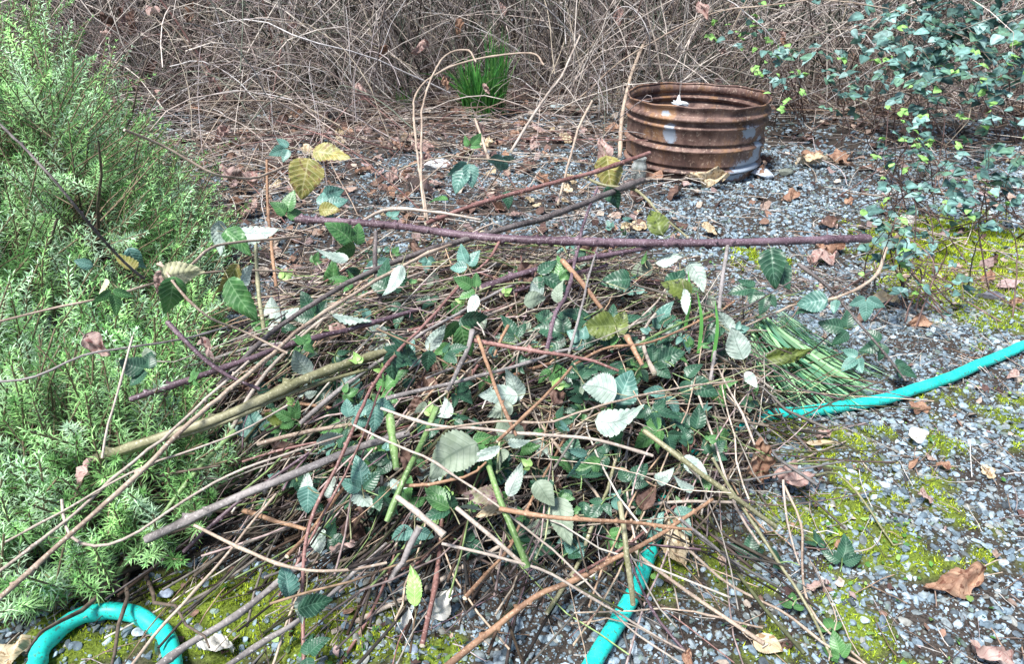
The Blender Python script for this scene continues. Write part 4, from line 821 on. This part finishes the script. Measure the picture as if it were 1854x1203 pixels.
# pale undersides
for px, py, L, a_, kd, fl, lb, kw in [
 (1122, 765, 88, -10, te, 1, 'large white round leaf underside at the right front', dict(wr=.82)),
 (1085, 706, 64, 170, te, 1, 'white round leaf underside left of the corrugated green leaf', dict(wr=.95)),
 (636, 576, 74, 40, te, 1, 'long white leaf underside on the left half of the heap', dict(wr=.5)),
 (932, 695, 64, 100, te, 1, 'pointed pale leaf standing at the centre of the heap', dict(wr=.6)),
 (900, 722, 76, 190, te, 1, 'pale leaf underside left of the pointed pale leaf', dict(wr=.6)),
 (905, 745, 50, 200, 'grey', 1, 'grey blue shaded leaf below the pointed pale leaf', dict()),
 (820, 832, 105, 215, 'grey', 0, 'large grey green leaf flat in the front of the heap', dict(wr=.8)),
 (925, 790, 70, -60, 'grey', 0, 'grey green leaf between stems at the front centre', dict()),
 (875, 822, 66, 200, te, 1, 'white narrow folded leaf above the purple mottled leaf', dict(wr=.4)),
 (932, 868, 66, 70, te, 1, 'narrow pale leaf at the end of a thin pale stem', dict(wr=.45)),
 (938, 805, 44, 20, te, 1, 'bright white leaf tip above the narrow pale leaf', dict(wr=.6)),
 (1022, 942, 88, -75, 'grey', 0, 'ragged grey green leaf hanging in the shade under the orange cane', dict(wr=.6)),
 (985, 895, 54, -60, 'grey', 0, 'small grey green leaf above the ragged hanging leaf', dict(wr=.8)),
 (1262, 500, 58, -60, te, 1, 'pale leaf underside below the right part of the level cane', dict(wr=.6)),
 (1240, 548, 52, -75, te, 1, 'narrow white leaf below the other pale leaf on the right', dict(wr=.4)),
 (1312, 580, 54, 120, te, 1, 'white leaf behind the hanging side branch', dict(wr=.6)),
 (1334, 622, 64, 110, te, 1, 'veined pale leaf hanging right of the side branch', dict(wr=.75)),
 (1360, 690, 44, -60, te, 1, 'small white leaf beside the grass bundle', dict(wr=.5)),
 (598, 795, 60, -20, te, 1, 'white torn leaf on the left front of the heap', dict(wr=.5)),
 (555, 880, 54, 90, te, 1, 'pale leaf behind the bluish hanging leaf at the left front', dict(wr=.5)),
 (575, 980, 74, -70, te, 1, 'torn white leaf hanging low at the left front', dict(wr=.5, crumple=.03)),
 (750, 968, 56, -90, te, 0, 'pale bluish leaflets pointing down at the front', dict(n=3)),
 (545, 655, 56, 120, te, 1, 'pale leaf wedged between the olive and purple canes', dict(wr=.7)),
 (600, 468, 60, 190, te, 1, 'pale green leaf lying under stems at the upper left', dict(wr=.45)),
 (680, 735, 60, -80, te, 0, 'light green leaf hanging beside the green stalk', dict(wr=.7)),
 (790, 610, 60, 60, te, 1, 'pale leaf half hidden behind the centre leaflets', dict(wr=.5)),
 (855, 555, 48, -100, te, 1, 'pale drooping young leaves at the centre', dict(wr=.5)),
 (1010, 530, 40, 80, 'grey', 0, 'small grey leaf under the dark violet cane', dict()),
 (970, 545, 46, 10, 'grey', 0, 'grey leaf lying left of the small grey leaf', dict()),
 (715, 512, 70, -110, te, 1, 'long pale leaf beside the very dark leaves', dict(wr=.4)),
 (1210, 470, 50, 10, te, 1, 'pale green leaf right under the level cane', dict(wr=.6)),
 (605, 350, 44, 20, te, 0, 'bluish leaf right of the large spotted yellow leaf', dict()),
 (720, 880, 34, -30, te, 1, 'little pale leaf near the front cut stick', dict()),
 ]:
    n_ = kw.pop('n', 1); spray(px, py, L, a_, kd, lb, n_, .085 if py < 900 else .06, flip=bool(fl), tilt=.85, **kw)
# filler leaves among the heap, each its own thing
ZN = lambda px, py: ('upper ' if py < 560 else 'lower ' if py > 780 else 'middle ') + ('left' if px < 760 else 'right' if px > 1060 else 'centre')
fillk = [('dark', False, 'small dark green bramble leaf between stems in the %s of the heap'), ('teal', True, 'small pale turned leaf between stems in the %s of the heap'), ('green', False, 'small mid green leaf between stems in the %s of the heap'),
         ('brown', False, 'withered brown leaf between stems in the %s of the heap'), ('grey', False, 'dull grey green leaf between stems in the %s of the heap'), ('teal', False, 'small bluish green leaf between stems in the %s of the heap')]
for i in range(340):
    px, py = rng.uniform(430, 1370), rng.uniform(430, 1010)
    if ((px - 900) / 480) ** 2 + ((py - 720) / 300) ** 2 > 1: continue
    kd, fl, lb = fillk[rng.choice(6, p=[.46, .05, .22, .11, .05, .11])]; lb = lb % ZN(px, py)
    o = spray(px, py, rng.uniform(28, 62), rng.uniform(0, 360), kd, lb, 3 if rng.random() < .45 and kd != 'brown' else 1, rng.uniform(-.03, .05), flip=fl, tilt=rng.uniform(.3, .9), crumple=.09 if kd == 'brown' else .01, wr=rng.uniform(.5, .85))
    if o.parent is None: o['group'] = lb
for i in range(46):                                # young tip shoots
    px, py = rng.uniform(450, 1340), rng.uniform(380, 960)
    lb = 'little light green leaf shoot on a stem in the %s of the heap' % ZN(px, py)
    o = spray(px, py, rng.uniform(16, 26), rng.uniform(20, 160), rng.choice(['green', 'teal', 'sprout', 'green']), lb, 3, rng.uniform(.03, .08), tilt=.6, spread=45, cat='leaf shoot')
    if o.parent is None: o.name = 'leaf_shoot'; o['group'] = lb

# ---------------------------------------------------------------- tangle of canes in the heap
cols_p = [('tan', 'tan'), ('pale', 'pale'), ('orange', 'orange brown'), ('red', 'reddish'), ('grey', 'grey'), ('dark', 'dark'), ('olive', 'olive')]
def pile_stems(n, K=10):
    th_ = rng.random(n) * 6.283; rr_ = np.sqrt(rng.random(n)) * .95
    cx, cy = PCX + PRX * rr_ * np.cos(th_), PCY + PRY * rr_ * np.sin(th_)
    az = np.where(rng.random(n) < .62, R(48) + rng.normal(0, .42, n), rng.random(n) * 3.1416)
    L = rng.uniform(.18, .75, n); s = np.linspace(-.5, .5, K)
    bend = rng.normal(0, .18, n)[:, None] * L[:, None] * (s[None] ** 2) * 2
    ca, sa = np.cos(az)[:, None], np.sin(az)[:, None]
    x = cx[:, None] + ca * L[:, None] * s - sa * bend; y = cy[:, None] + sa * L[:, None] * s + ca * bend
    lay = rng.random(n) ** .7
    H = pile_h(x, y); Hc = pile_h(cx, cy)
    z = (.55 * H + .45 * Hc[:, None]) * lay[:, None] * 1.08 + rng.normal(0, .12, n)[:, None] * L[:, None] * s * 1.2 + .012 + rng.normal(0, .0015, (n, K)).cumsum(1)
    z = np.maximum(z, .006 + gz(x, y))
    return np.stack([x, y, z], -1)
pp = pile_stems(112)
for i in range(112):
    kd, nm_ = cols_p[rng.choice(7, p=[.24, .2, .14, .15, .12, .08, .07])]; q = pp[i]; mid = q[5]
    v = mid - CP; dd = np.dot(v, FWD); px = 927 + FPX * v[0] / dd; py = 601 - FPX * np.dot(v, UPV) / dd
    r0 = rng.uniform(.0016, .0042)
    o, _ = make_cane('bramble_cane', q, r0, r0 * .6, kd, thorns=8 if kd in ('red', 'orange', 'olive') else 0, sides=6, n=18, jit=.0013)
    lb = 'thin %s stem tangled in the %s of the heap' % (nm_, ZN(px, py)); tag(o, lb, 'bramble cane', lb)
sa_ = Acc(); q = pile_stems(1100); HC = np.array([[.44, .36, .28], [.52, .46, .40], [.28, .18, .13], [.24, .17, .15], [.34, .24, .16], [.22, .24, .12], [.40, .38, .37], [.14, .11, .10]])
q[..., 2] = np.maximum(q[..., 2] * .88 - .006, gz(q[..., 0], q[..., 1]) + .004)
tubes(sa_, q, rng.uniform(.0008, .0032, 1100)[:, None] * np.linspace(1, .6, 10), 5, HC[rng.integers(0, 8, 1100)] * rng.uniform(.06, .42, (1100, 1)))  # lower twigs darkened in colour to deepen the shade inside the heap
q = pile_stems(900); c_ = q.mean(1, keepdims=True); q = c_ + (q - c_) * .3 + np.cumsum(rng.normal(0, .006, q.shape), 1); q[..., 2] = np.maximum(q[..., 2], .006)
tubes(sa_, q, rng.uniform(.0004, .0011, 900)[:, None] * np.linspace(1, .5, 10), 4, HC[rng.integers(0, 8, 900)] * rng.uniform(.5, 1.2, (900, 1)))
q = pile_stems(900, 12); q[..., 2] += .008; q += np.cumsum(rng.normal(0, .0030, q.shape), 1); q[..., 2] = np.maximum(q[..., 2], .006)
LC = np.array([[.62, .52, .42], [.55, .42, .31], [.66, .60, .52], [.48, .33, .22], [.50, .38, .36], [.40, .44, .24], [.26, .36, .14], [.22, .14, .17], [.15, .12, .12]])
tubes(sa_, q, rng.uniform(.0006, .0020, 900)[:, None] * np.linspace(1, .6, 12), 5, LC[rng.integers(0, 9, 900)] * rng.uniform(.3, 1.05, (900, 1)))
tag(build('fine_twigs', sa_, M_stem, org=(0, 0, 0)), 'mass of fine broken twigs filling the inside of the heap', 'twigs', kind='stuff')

# stray stems behind and around the heap
def stray(n, box, Lr, rad, zr, label, elev=.25, mats=('tan', 'pale', 'red')):
    for i in range(n):
        px, py = rng.uniform(box[0], box[2]), rng.uniform(box[1], box[3]); c = G(px, py, .01); az = rng.random() * 6.283; el = rng.uniform(0, elev); L = rng.uniform(*Lr)
        d = np.array([math.cos(az) * math.cos(el), math.sin(az) * math.cos(el), math.sin(el)]); s_ = nrm(np.cross(d, [0, 0, 1])); b_ = rng.normal(0, .12) * L
        pts = [c - d * L * .5 * [1, 1, 0], c + s_ * b_ + [0, 0, d[2] * L * .6 + rng.uniform(*zr)], c + d * L * .5 * [1, 1, 2]]
        for p_ in pts: p_[2] = max(p_[2], .008)
        r0 = rng.uniform(*rad); o, _ = make_cane('bramble_cane', pts, r0, r0 * .6, mats[rng.integers(0, len(mats))], sides=5, n=14, jit=.0015); tag(o, label, 'bramble cane', label)
stray(38, (430, 250, 1080, 400), (.3, .9), (.0014, .0034), (.0, .1), 'thin dry stem lying on brown litter behind the heap', .6)
stray(8, (560, 1000, 1250, 1180), (.1, .35), (.0008, .0022), (0, .03), 'thin dry stem over the mossy gravel in front of the heap', .2)
stray(6, (1380, 760, 1560, 1150), (.1, .3), (.0007, .0014), (0, .01), 'thin straw lying on the gravel right of the heap', .1)
# prominent background canes
p_, r_, c_ = arch_batch(85, 3.7, 4.3, .9, 2.2, .0028, .0055, ymin=3.2, droop=(.1, 1.8), up=(.6, 1.4), K=14)
for i in range(min(42, len(p_))):
    side = 'left' if p_[i, 0, 0] < -.6 else 'right' if p_[i, 0, 0] > .7 else 'middle'; kd = ['pale', 'tan', 'red'][i % 3]; nm_ = ['pale', 'tan', 'reddish brown'][i % 3]
    o, _ = make_cane('bramble_cane', p_[i], r_[i, 0], r_[i, -1], kd, sides=6, n=26, jit=.003); lb = '%s arching bramble stem at the front of the thicket on the %s' % (nm_, side); tag(o, lb, 'bramble cane', lb)

# ---------------------------------------------------------------- dead leaves
for a_ in [
 (1278, 336, 72, 175, 'buff', 'curled buff dead leaf against the foot of the fire ring', dict(cr=.13, wr=.42)),
 (1520, 286, 48, 10, 'rust', 'rust red dead leaf on gravel right of the fire ring', dict(lobes=2)),
 (1468, 298, 58, 190, 'buff', 'tan dead leaf lying left of the rust red one', dict(lobes=2)),
 (1535, 300, 30, 60, 'rust', 'small rust leaf scrap touching the rust red dead leaf', dict()),
 (432, 316, 62, 15, 'pink', 'curled pinkish dead leaf lying at the edge of the rosemary', dict(cr=.12, wr=.5, z=.08)),
 (1725, 1055, 104, 190, 'rust', 'large crumpled brown dead leaf on gravel at the lower right', dict(lobes=2, cr=.12, wr=.6)),
 (1790, 1190, 80, 100, 'pink', 'pinkish dead leaf at the bottom right corner', dict(lobes=2)),
 (1440, 862, 76, 190, 'pink', 'pink dead leaf draped at the right edge of the heap', dict(z=.05, lobes=2)),
 (1382, 838, 84, 100, 'rust', 'crumpled rust leaf behind the draped pink leaf', dict(z=.06, lobes=2, cr=.1)),
 (1665, 790, 44, 10, 'white', 'whitish dead leaf flat on gravel above the lower moss', dict(cr=.04)),
 (1490, 802, 62, 0, 'buff', 'narrow tan leaf lying below the hose', dict(wr=.2, cr=.03)),
 (740, 1120, 44, 100, 'white', 'small white oval leaf lying on moss at the bottom', dict(cr=.02, z=.03, tilt=.9, wr=.6)),
 (802, 1095, 62, 60, 'white', 'curled white leaf with a torn hole at the bottom', dict(cr=.1, z=.03, tilt=.8)),
 (1225, 980, 88, -80, 'buff', 'curled buff leaf in shade beside the hose', dict(z=.04)),
 (1390, 1170, 54, -30, 'buff', 'pale yellowish dead leaf at the bottom right of the heap', dict(cr=.06)),
 (1425, 1165, 34, 60, 'brown', 'small brown leaf behind the pale yellowish one', dict()),
 (1245, 1190, 30, 80, 'rust', 'small orange leaf at the bottom edge', dict(tilt=.6)),
 (390, 1165, 66, 30, 'white', 'papery grey white leaf beside the hose loop', dict(cr=.1, wr=.6)),
 (160, 1075, 70, 60, 'brown', 'dark brown dead leaf above the hose loop', dict()),
 (195, 1060, 60, 120, 'pink', 'pinkish brown dead leaf beside the dark brown one above the hose', dict()),
 (20, 1180, 70, 60, 'buff', 'dry buff leaf at the bottom left corner', dict()),
 (150, 855, 50, 100, 'pink', 'pinkish withered leaf caught in the rosemary low down', dict(z=.17)),
 (175, 625, 54, -40, 'pink', 'mauve withered leaf caught in the middle of the rosemary', dict(z=.33, tilt=.8)),
 (375, 630, 50, -70, 'pink', 'grey mauve withered leaf hanging by the purple cut cane', dict(z=.28, tilt=.8, wr=.4)),
 (615, 595, 40, 0, 'pink', 'pinkish leaf scrap under the long white leaf', dict(dz=.03)),
 (760, 335, 60, 60, 'pink', 'pink dead leaf standing on the litter behind the heap', dict(tilt=.6, z=.05)),
 (735, 320, 34, 30, 'rust', 'orange dead leaf beside the pink one behind the heap', dict()),
 (1092, 272, 46, 100, 'pink', 'brownish pink leaf hanging left of the ring', dict(z=.16, tilt=.8)),
 (1110, 235, 36, 0, 'rust', 'reddish dead leaves on the ground left of the ring', dict()),
 (885, 430, 40, 0, 'buff', 'buff leaf scrap under the level cane', dict(dz=.03)),
 (620, 990, 44, 100, 'pink', 'pale pinkish leaf scrap at the left front of the heap', dict(z=.08)),
 (645, 965, 60, -60, 'brown', 'dark brown crumpled leaf at the left front of the heap', dict(z=.06)),
 (1500, 455, 60, 190, 'rust', 'reddish brown dead leaf right of the big dark leaf', dict(lobes=2)),
 (1490, 470, 60, 40, 'pink', 'pale brown dead leaf under the right end of the level cane', dict(lobes=2)),
 (1665, 585, 40, 180, 'rust', 'small curled rust leaf near the mossy patch', dict()),
 (1600, 545, 46, -30, 'buff', 'tan leaf scrap beside the bent tan stem', dict()),
 (1640, 400, 34, 170, 'white', 'white leaf scrap on the gravel at the upper right', dict(cr=.03)),
 (1560, 660, 36, 10, 'pink', 'pinkish leaf scrap on gravel above the hose', dict()),
 (1520, 985, 20, 40, 'rust', 'tiny orange leaf on the right gravel', dict()),
 (1480, 1058, 40, 10, 'pink', 'narrow pinkish leaf on the lower right gravel', dict(wr=.3)),
 (1655, 838, 30, 50, 'rust', 'small orange tan leaf standing between the right stones', dict(wr=.4, tilt=.6)),
 ]:
    kw = a_[6]; dead_leaf(*a_[:6], **kw)
DLZ = lambda px, py: 'behind the heap' if px < 1080 else 'on the gravel near the fire ring' if py < 440 else 'on the gravel at the right'
for i in range(125):
    if i < 85: px, py = rng.uniform(420, 1100), rng.uniform(215, 400)
    elif i < 110: px, py = rng.uniform(1100, 1850), rng.uniform(230, 440)
    else: px, py = rng.uniform(1450, 1850), rng.uniform(460, 900)
    kd = rng.choice(['rust', 'pink', 'buff', 'brown'], p=[.35, .25, .2, .2]); nm_ = {'rust': 'rusty', 'pink': 'pinkish', 'buff': 'buff', 'brown': 'dark brown'}[kd]
    lb = 'small %s dead leaf lying %s' % (nm_, DLZ(px, py)); o = dead_leaf(px, py, rng.uniform(16, 40), rng.uniform(0, 360), kd, lb, cr=.08, lobes=int(rng.integers(0, 3)), z=rng.uniform(0, .02)); o['group'] = lb
for i in range(42):                                # withered leaves hanging in the thicket
    px, py = (rng.uniform(150, 420), rng.uniform(0, 230)) if i < 26 else (rng.uniform(500, 1500), rng.uniform(0, 180))
    c = D(px, py, rng.uniform(3.3, 4.2)); d, nn = up_dir(c, rng.uniform(200, 340), .7); L = rng.uniform(.05, .11); ac = Acc(); put_leaf(ac, c, d, nn, L, wr=.6, crumple=.11, fold=.3)
    kd = rng.choice(['pink', 'rust', 'brown'], p=[.55, .2, .25]); lb = 'withered %s leaf hanging in the bare thicket %s' % ({'pink': 'pinkish', 'rust': 'rusty', 'brown': 'dark'}[kd], 'above the rosemary' if i < 26 else 'at the back')
    tag(build('dead_leaf', ac, LM[kd]), lb, 'dead leaf', lb)

# ---------------------------------------------------------------- grass
def grass(px, py, n, hmin, hmax, spread, label, cols, lean=.35, w=.003, dirv=None, z0=0, flat=False):
    c = G(px, py); a = Acc(); K = 8; s = np.linspace(0, 1, K)
    for i in range(n):
        az = rng.random() * 6.283; rr_ = rng.random() ** .6 * spread; b_ = c + [math.cos(az) * rr_, math.sin(az) * rr_ * .7, 0]; h = rng.uniform(hmin, hmax)
        la_ = az + rng.normal(0, .7); ln = abs(rng.normal(0, lean)) * h
        if flat:
            dv = nrm(dirv + rng.normal(0, .16, 3) * [1, 1, 0]); b_ = c + rng.normal(0, 1, 3) * [.012, .02, 0]; pt = b_ + dv * (h * s)[:, None] + np.cross(dv, [0, 0, 1]) * (rng.normal(0, .12) * h * s ** 2)[:, None]
            pt[:, 2] = .045 * (1 - s) ** 2 + rng.uniform(.006, .06) * (1 - s * .6) + .008
        else: pt = b_ + np.stack([np.cos(la_) * ln * s ** 2, np.sin(la_) * ln * s ** 2, h * (s - .35 * (ln / h) * s ** 3)], -1)
        ww = w * rng.uniform(.6, 1.1) * np.sin(np.pi * np.clip(s * .92 + .12, 0, 1)) ** .5; sd = nrm(np.cross(pt[-1] - pt[0], rng.normal(size=3)))
        if flat: sd = nrm(np.cross(dv, [0, 0, 1]) + [0, 0, rng.normal(0, .4)])
        V = np.stack([pt - sd * ww[:, None] / 2, pt + [0, 0, -.0006], pt + sd * ww[:, None] / 2], 1).reshape(-1, 3); k = np.arange(K - 1) * 3
        a.add(V, Q=np.concatenate([np.stack([k, k + 3, k + 4, k + 1], -1), np.stack([k + 1, k + 4, k + 5, k + 2], -1)]), C=np.array(cols[rng.integers(0, len(cols))]) * rng.uniform(.6, 1.25))
    return tag(build('grass_tuft', a, M_grass), label, 'grass tuft')
GR = [(.07, .28, .05), (.11, .38, .08), (.05, .18, .05), (.20, .46, .11)]
grass(868, 214, 320, .15, .36, .09, 'bright green grass tuft growing in front of the bare thicket', GR, .28, .009)
grass(900, 208, 80, .34, .50, .05, 'tall narrow upright grass blades at the right of the bright green tuft', GR, .1, .006)
grass(735, 205, 50, .08, .18, .05, 'small thin green grass tuft left of the bright green tuft', GR, .5, .004)
grass(915, 160, 30, .15, .3, .05, 'sparse grass standing behind the bright green tuft', GR, .4, .004)
GB = [(.34, .64, .30), (.44, .72, .42), (.30, .58, .26), (.38, .66, .34), (.10, .27, .16), (.16, .36, .22), (.07, .20, .11), (.24, .45, .25)]
b0, b1 = G(1370, 660), G(1520, 725)
grass(1365, 655, 170, .14, .27, .02, 'bundle of cut green grass blades fanned out above the hose', GB, w=.0085, dirv=nrm(b1 - b0) * [1, 1, 0], flat=True)
b1 = G(1560, 690)
grass(1400, 640, 60, .12, .26, .02, 'thinner spread of cut grass reaching right over the gravel', GB, w=.003, dirv=nrm(b1 - G(1400, 640)) * [1, 1, 0], flat=True)
b1 = G(1450, 735)
grass(1352, 690, 60, .08, .19, .02, 'lowest clump of cut grass touching the hose', GB, w=.0042, dirv=nrm(b1 - G(1352, 690)) * [1, 1, 0], flat=True)
for (px, py, z0, dx, dy, lb) in [(1265, 640, .23, -8, 130, 'upright green grass blade in front of the hanging side branch'), (1290, 655, .22, 16, 60, 'short green grass blade next to the side branch'), (1240, 600, .23, 20, -50, 'green grass blade poking above the right of the heap')]:
    a = Acc(); p0 = G(px, py, z0 - .06); p1 = G(px + dx * .3, py - 110, z0 + .05); pm = (p0 + p1) / 2 + [.006, 0, .006]; pt = spline([p0, pm, p1], 8); sd = np.array([.0035, 0, 0]) * np.array([1, 1, 1, 1, .9, .7, .5, .1])[:, None]
    V = np.stack([pt - sd, pt + sd], 1).reshape(-1, 3); k = np.arange(7) * 2; a.add(V, Q=np.stack([k, k + 1, k + 3, k + 2], -1), C=(.12, .36, .08)); tag(build('long_grass', a, M_grass), lb, 'grass')

# ---------------------------------------------------------------- leafy shrubs at the right
SH = .72 * np.array([[.15, .30, .27], [.22, .42, .38], [.09, .19, .17], [.32, .50, .47], [.16, .32, .22]])
def shrub(label, clusters, base_px, dep, nst=3, lsz=.03, sprout=.12, cat='shrub'):
    b = G(*base_px); t = empty('leafy_shrub', b, label, cat); sa = Acc(); lf = Acc(); spr = Acc()
    for (px, py, rpx, nl) in clusters:
        dd = dep + rng.uniform(-.12, .12); c = D(px, py, dd); rad = rpx * dd / FPX
        for q in range(nst):
            e = c + rng.normal(0, .5, 3) * rad; m1 = b + (e - b) * .45 + [rng.normal(0, .05), rng.normal(0, .05), abs(e[2] - b[2]) * .18 + .02]
            p_ = spline([b + rng.normal(0, .10, 3) * [1, 1, 0], m1, e], 14) + np.cumsum(rng.normal(0, .0015, (14, 3)), 0); tubes(sa, p_, np.linspace(.0024, .001, 14), 5, np.array([.14, .09, .08]) * rng.uniform(.6, 1.8))
        for q in range(int(nl * 1.05)):
            p = c + rng.normal(0, .95, 3) * rad * [1, .8, 1]; p[2] = max(p[2], .015)
            az = rng.random() * 6.283; d = nrm([math.cos(az), math.sin(az), rng.normal(-.2, .35)]); nn = nrm(np.array([rng.normal(0, .45), -.35 + rng.normal(0, .4), 1]))
            isp = rng.random() < sprout; L = lsz * rng.uniform(.8, 1.7) * (.75 if isp else 1)
            for an in ((0,) if rng.random() < .35 else (0, 1.1, -1.1)):
                sd = np.cross(d, nn); d2 = nrm(d * math.cos(an) + sd * math.sin(an)); _seed[0] += 1
                V, Q, Lc = leaf_verts(L * (1 if an == 0 else .8), L * .86, hi=False, seed=_seed[0] % 40, curl=.2, fold=.35, serr=.03)
                cc = np.array([.22, .42, .12]) * rng.uniform(.8, 1.3) if isp else SH[rng.integers(0, 5)] * rng.uniform(.7, 1.25)
                lf.add(p + V @ frame(d2, nn).T, Q=Q, L=Lc, C=np.tile(cc, (len(V), 1)) * (1 + .5 * (np.abs(Lc[:, :1]) < .15)))
            tubes(sa, spline([p, p - d * L * .6 - [0, 0, .01], p - d * L * 1.2 - [0, 0, .02]], 4), np.full(4, .0009), 3, (.2, .14, .1))
    for q in range(1): build('branch', sa, M_stem, t)
    build('foliage', lf, M_leafy, t)
    if spr.n: build('new_shoot', spr, M_leafy, t)
    return t
shrub('dense bluish green leafy shrub at the top right corner', [(1800, 30, 60, 70), (1740, 90, 50, 44), (1840, 90, 40, 34), (1700, 20, 50, 36)], (1830, 200), 3.3, lsz=.045, sprout=.03)
shrub('tall leafy branch left of the dense corner shrub', [(1660, 60, 44, 26), (1680, 95, 40, 26), (1640, 20, 50, 20)], (1670, 260), 3.2, lsz=.042, sprout=.05)
shrub('thin leafy branches high above the right of the fire ring', [(1560, 70, 60, 18), (1540, 130, 40, 12), (1600, 20, 50, 12)], (1530, 200), 3.4, lsz=.036, sprout=.12)
shrub('yellow green sprouting branch behind the ring', [(1350, 35, 26, 16), (1375, 60, 26, 12)], (1390, 170), 3.5, lsz=.034, sprout=.75)
shrub('sparse bluish leaves just above the right rim of the ring', [(1395, 130, 26, 10), (1415, 100, 30, 10), (1440, 105, 20, 8)], (1430, 215), 3.3, lsz=.036, sprout=.3)
shrub('bluish leaves on thin stems in the middle of the right side', [(1560, 155, 36, 18), (1600, 130, 24, 8), (1530, 140, 20, 7)], (1560, 260), 3.0, lsz=.034, sprout=.15)
shrub('bluish leaf cluster under the tall leafy branch', [(1655, 160, 30, 14), (1690, 195, 34, 14), (1650, 150, 20, 6)], (1630, 330), 2.7, lsz=.032, sprout=.3)
shrub('leafy low branch under the dense corner shrub', [(1780, 125, 36, 22), (1830, 130, 34, 18), (1770, 205, 40, 12)], (1800, 260), 2.9, lsz=.034, sprout=.1)
shrub('low sprawling shrub with new shoots right of the red leaves', [(1620, 230, 30, 9), (1650, 300, 40, 18), (1690, 270, 30, 9), (1605, 290, 20, 7)], (1640, 385), 2.35, lsz=.027, sprout=.35)
shrub('sprawling shrub at the right edge above the moss', [(1790, 310, 46, 22), (1745, 340, 40, 16), (1840, 350, 30, 12), (1830, 270, 40, 12)], (1790, 410), 2.3, lsz=.028, sprout=.25)
shrub('small leafy stems left of the mossy patch', [(1690, 375, 36, 16), (1600, 400, 20, 7), (1640, 340, 20, 8)], (1670, 470), 2.1, lsz=.025, sprout=.25)
shrub('bluish leaf cluster standing over the left edge of the moss', [(1665, 500, 30, 12), (1690, 440, 24, 7), (1625, 470, 20, 7)], (1660, 560), 1.85, lsz=.022, sprout=.1)
shrub('dark little leaf cluster standing on the moss', [(1740, 515, 18, 6), (1800, 395, 20, 4)], (1745, 550), 1.85, lsz=.020, sprout=.0)
shrub('leafy stems crossing the level cane at its right end', [(1605, 440, 30, 12), (1590, 415, 22, 7), (1640, 420, 20, 5)], (1640, 560), 1.75, lsz=.020, sprout=.15)
shrub('small shoot right of the fire ring at rim height', [(1428, 178, 10, 3), (1432, 160, 22, 5)], (1425, 222), 2.8, lsz=.024, sprout=.5)
# seedlings on the gravel
for px, py, L, lb in [(1355, 1000, 44, 'dark bramble seedling in the shade at the right foot of the heap'), (1410, 1020, 36, 'dark seedling leaf right of the shaded seedling'), (1525, 1012, 50, 'dark bramble seedling on the right gravel beside the moss'), (1435, 1098, 36, 'seedling leaf on the thin olive cane over gravel'), (1505, 1138, 34, 'bluish seedling at the top of the lower moss streak'), (1520, 1185, 44, 'green seedling at the bottom edge right of the heap'), (1480, 985, 32, 'tiny dull seedling between the two dark ones')]:
    spray(px, py, L, rng.uniform(60, 120), 'dark' if 'dark' in lb else 'green', lb, 3, 0, z=.014, tilt=.5, cat='bramble seedling')
# larger single stones
for px, py, L, cl, lb in [(1790, 543, 44, (.16, .16, .19), 'flat dark angular stone at the lower edge of the moss patch'), (300, 1078, 26, (.30, .36, .46), 'bluish stone above the right of the hose loop'), (745, 1180, 26, (.30, .36, .46), 'blue grey stone on the moss at the bottom'), (1600, 880, 20, (.5, .55, .62), 'light stone right of the draped pink leaf'), (790, 305, 46, (.62, .64, .66), 'pale flat stone behind the heap'), (1010, 198, 26, (.4, .5, .52), 'bluish rock on gravel behind the heap'), (1420, 315, 26, (.22, .24, .2), 'dark green grey stone right of the ring foot'), (1380, 320, 40, (.6, .66, .74), 'pale paint chip lying at the right foot of the ring'), (600, 215, 40, (.12, .13, .14), 'dark rock under the thicket at the back left'), (255, 1148, 26, (.42, .5, .56), 'pale blue stone inside the hose loop'), (200, 1165, 24, (.4, .5, .55), 'second pale blue stone inside the hose loop')]:
    c = G(px, py); r_ = L / 2 * depth(c) / FPX; v0, t0 = ico(3); V = v0.copy()
    for _ in range(9):
        d = nrm(rng.normal(size=3)); e = np.maximum(V @ d - rng.uniform(.5, .8), 0); V = V - e[:, None] * d
    a = Acc(); a.add(c + [0, 0, r_ * .3] + V * [r_ * 1.2, r_ * .9, r_ * .55], T=t0, C=cl); tag(build('stone', a, M_stone, smooth=False), lb, 'stone')
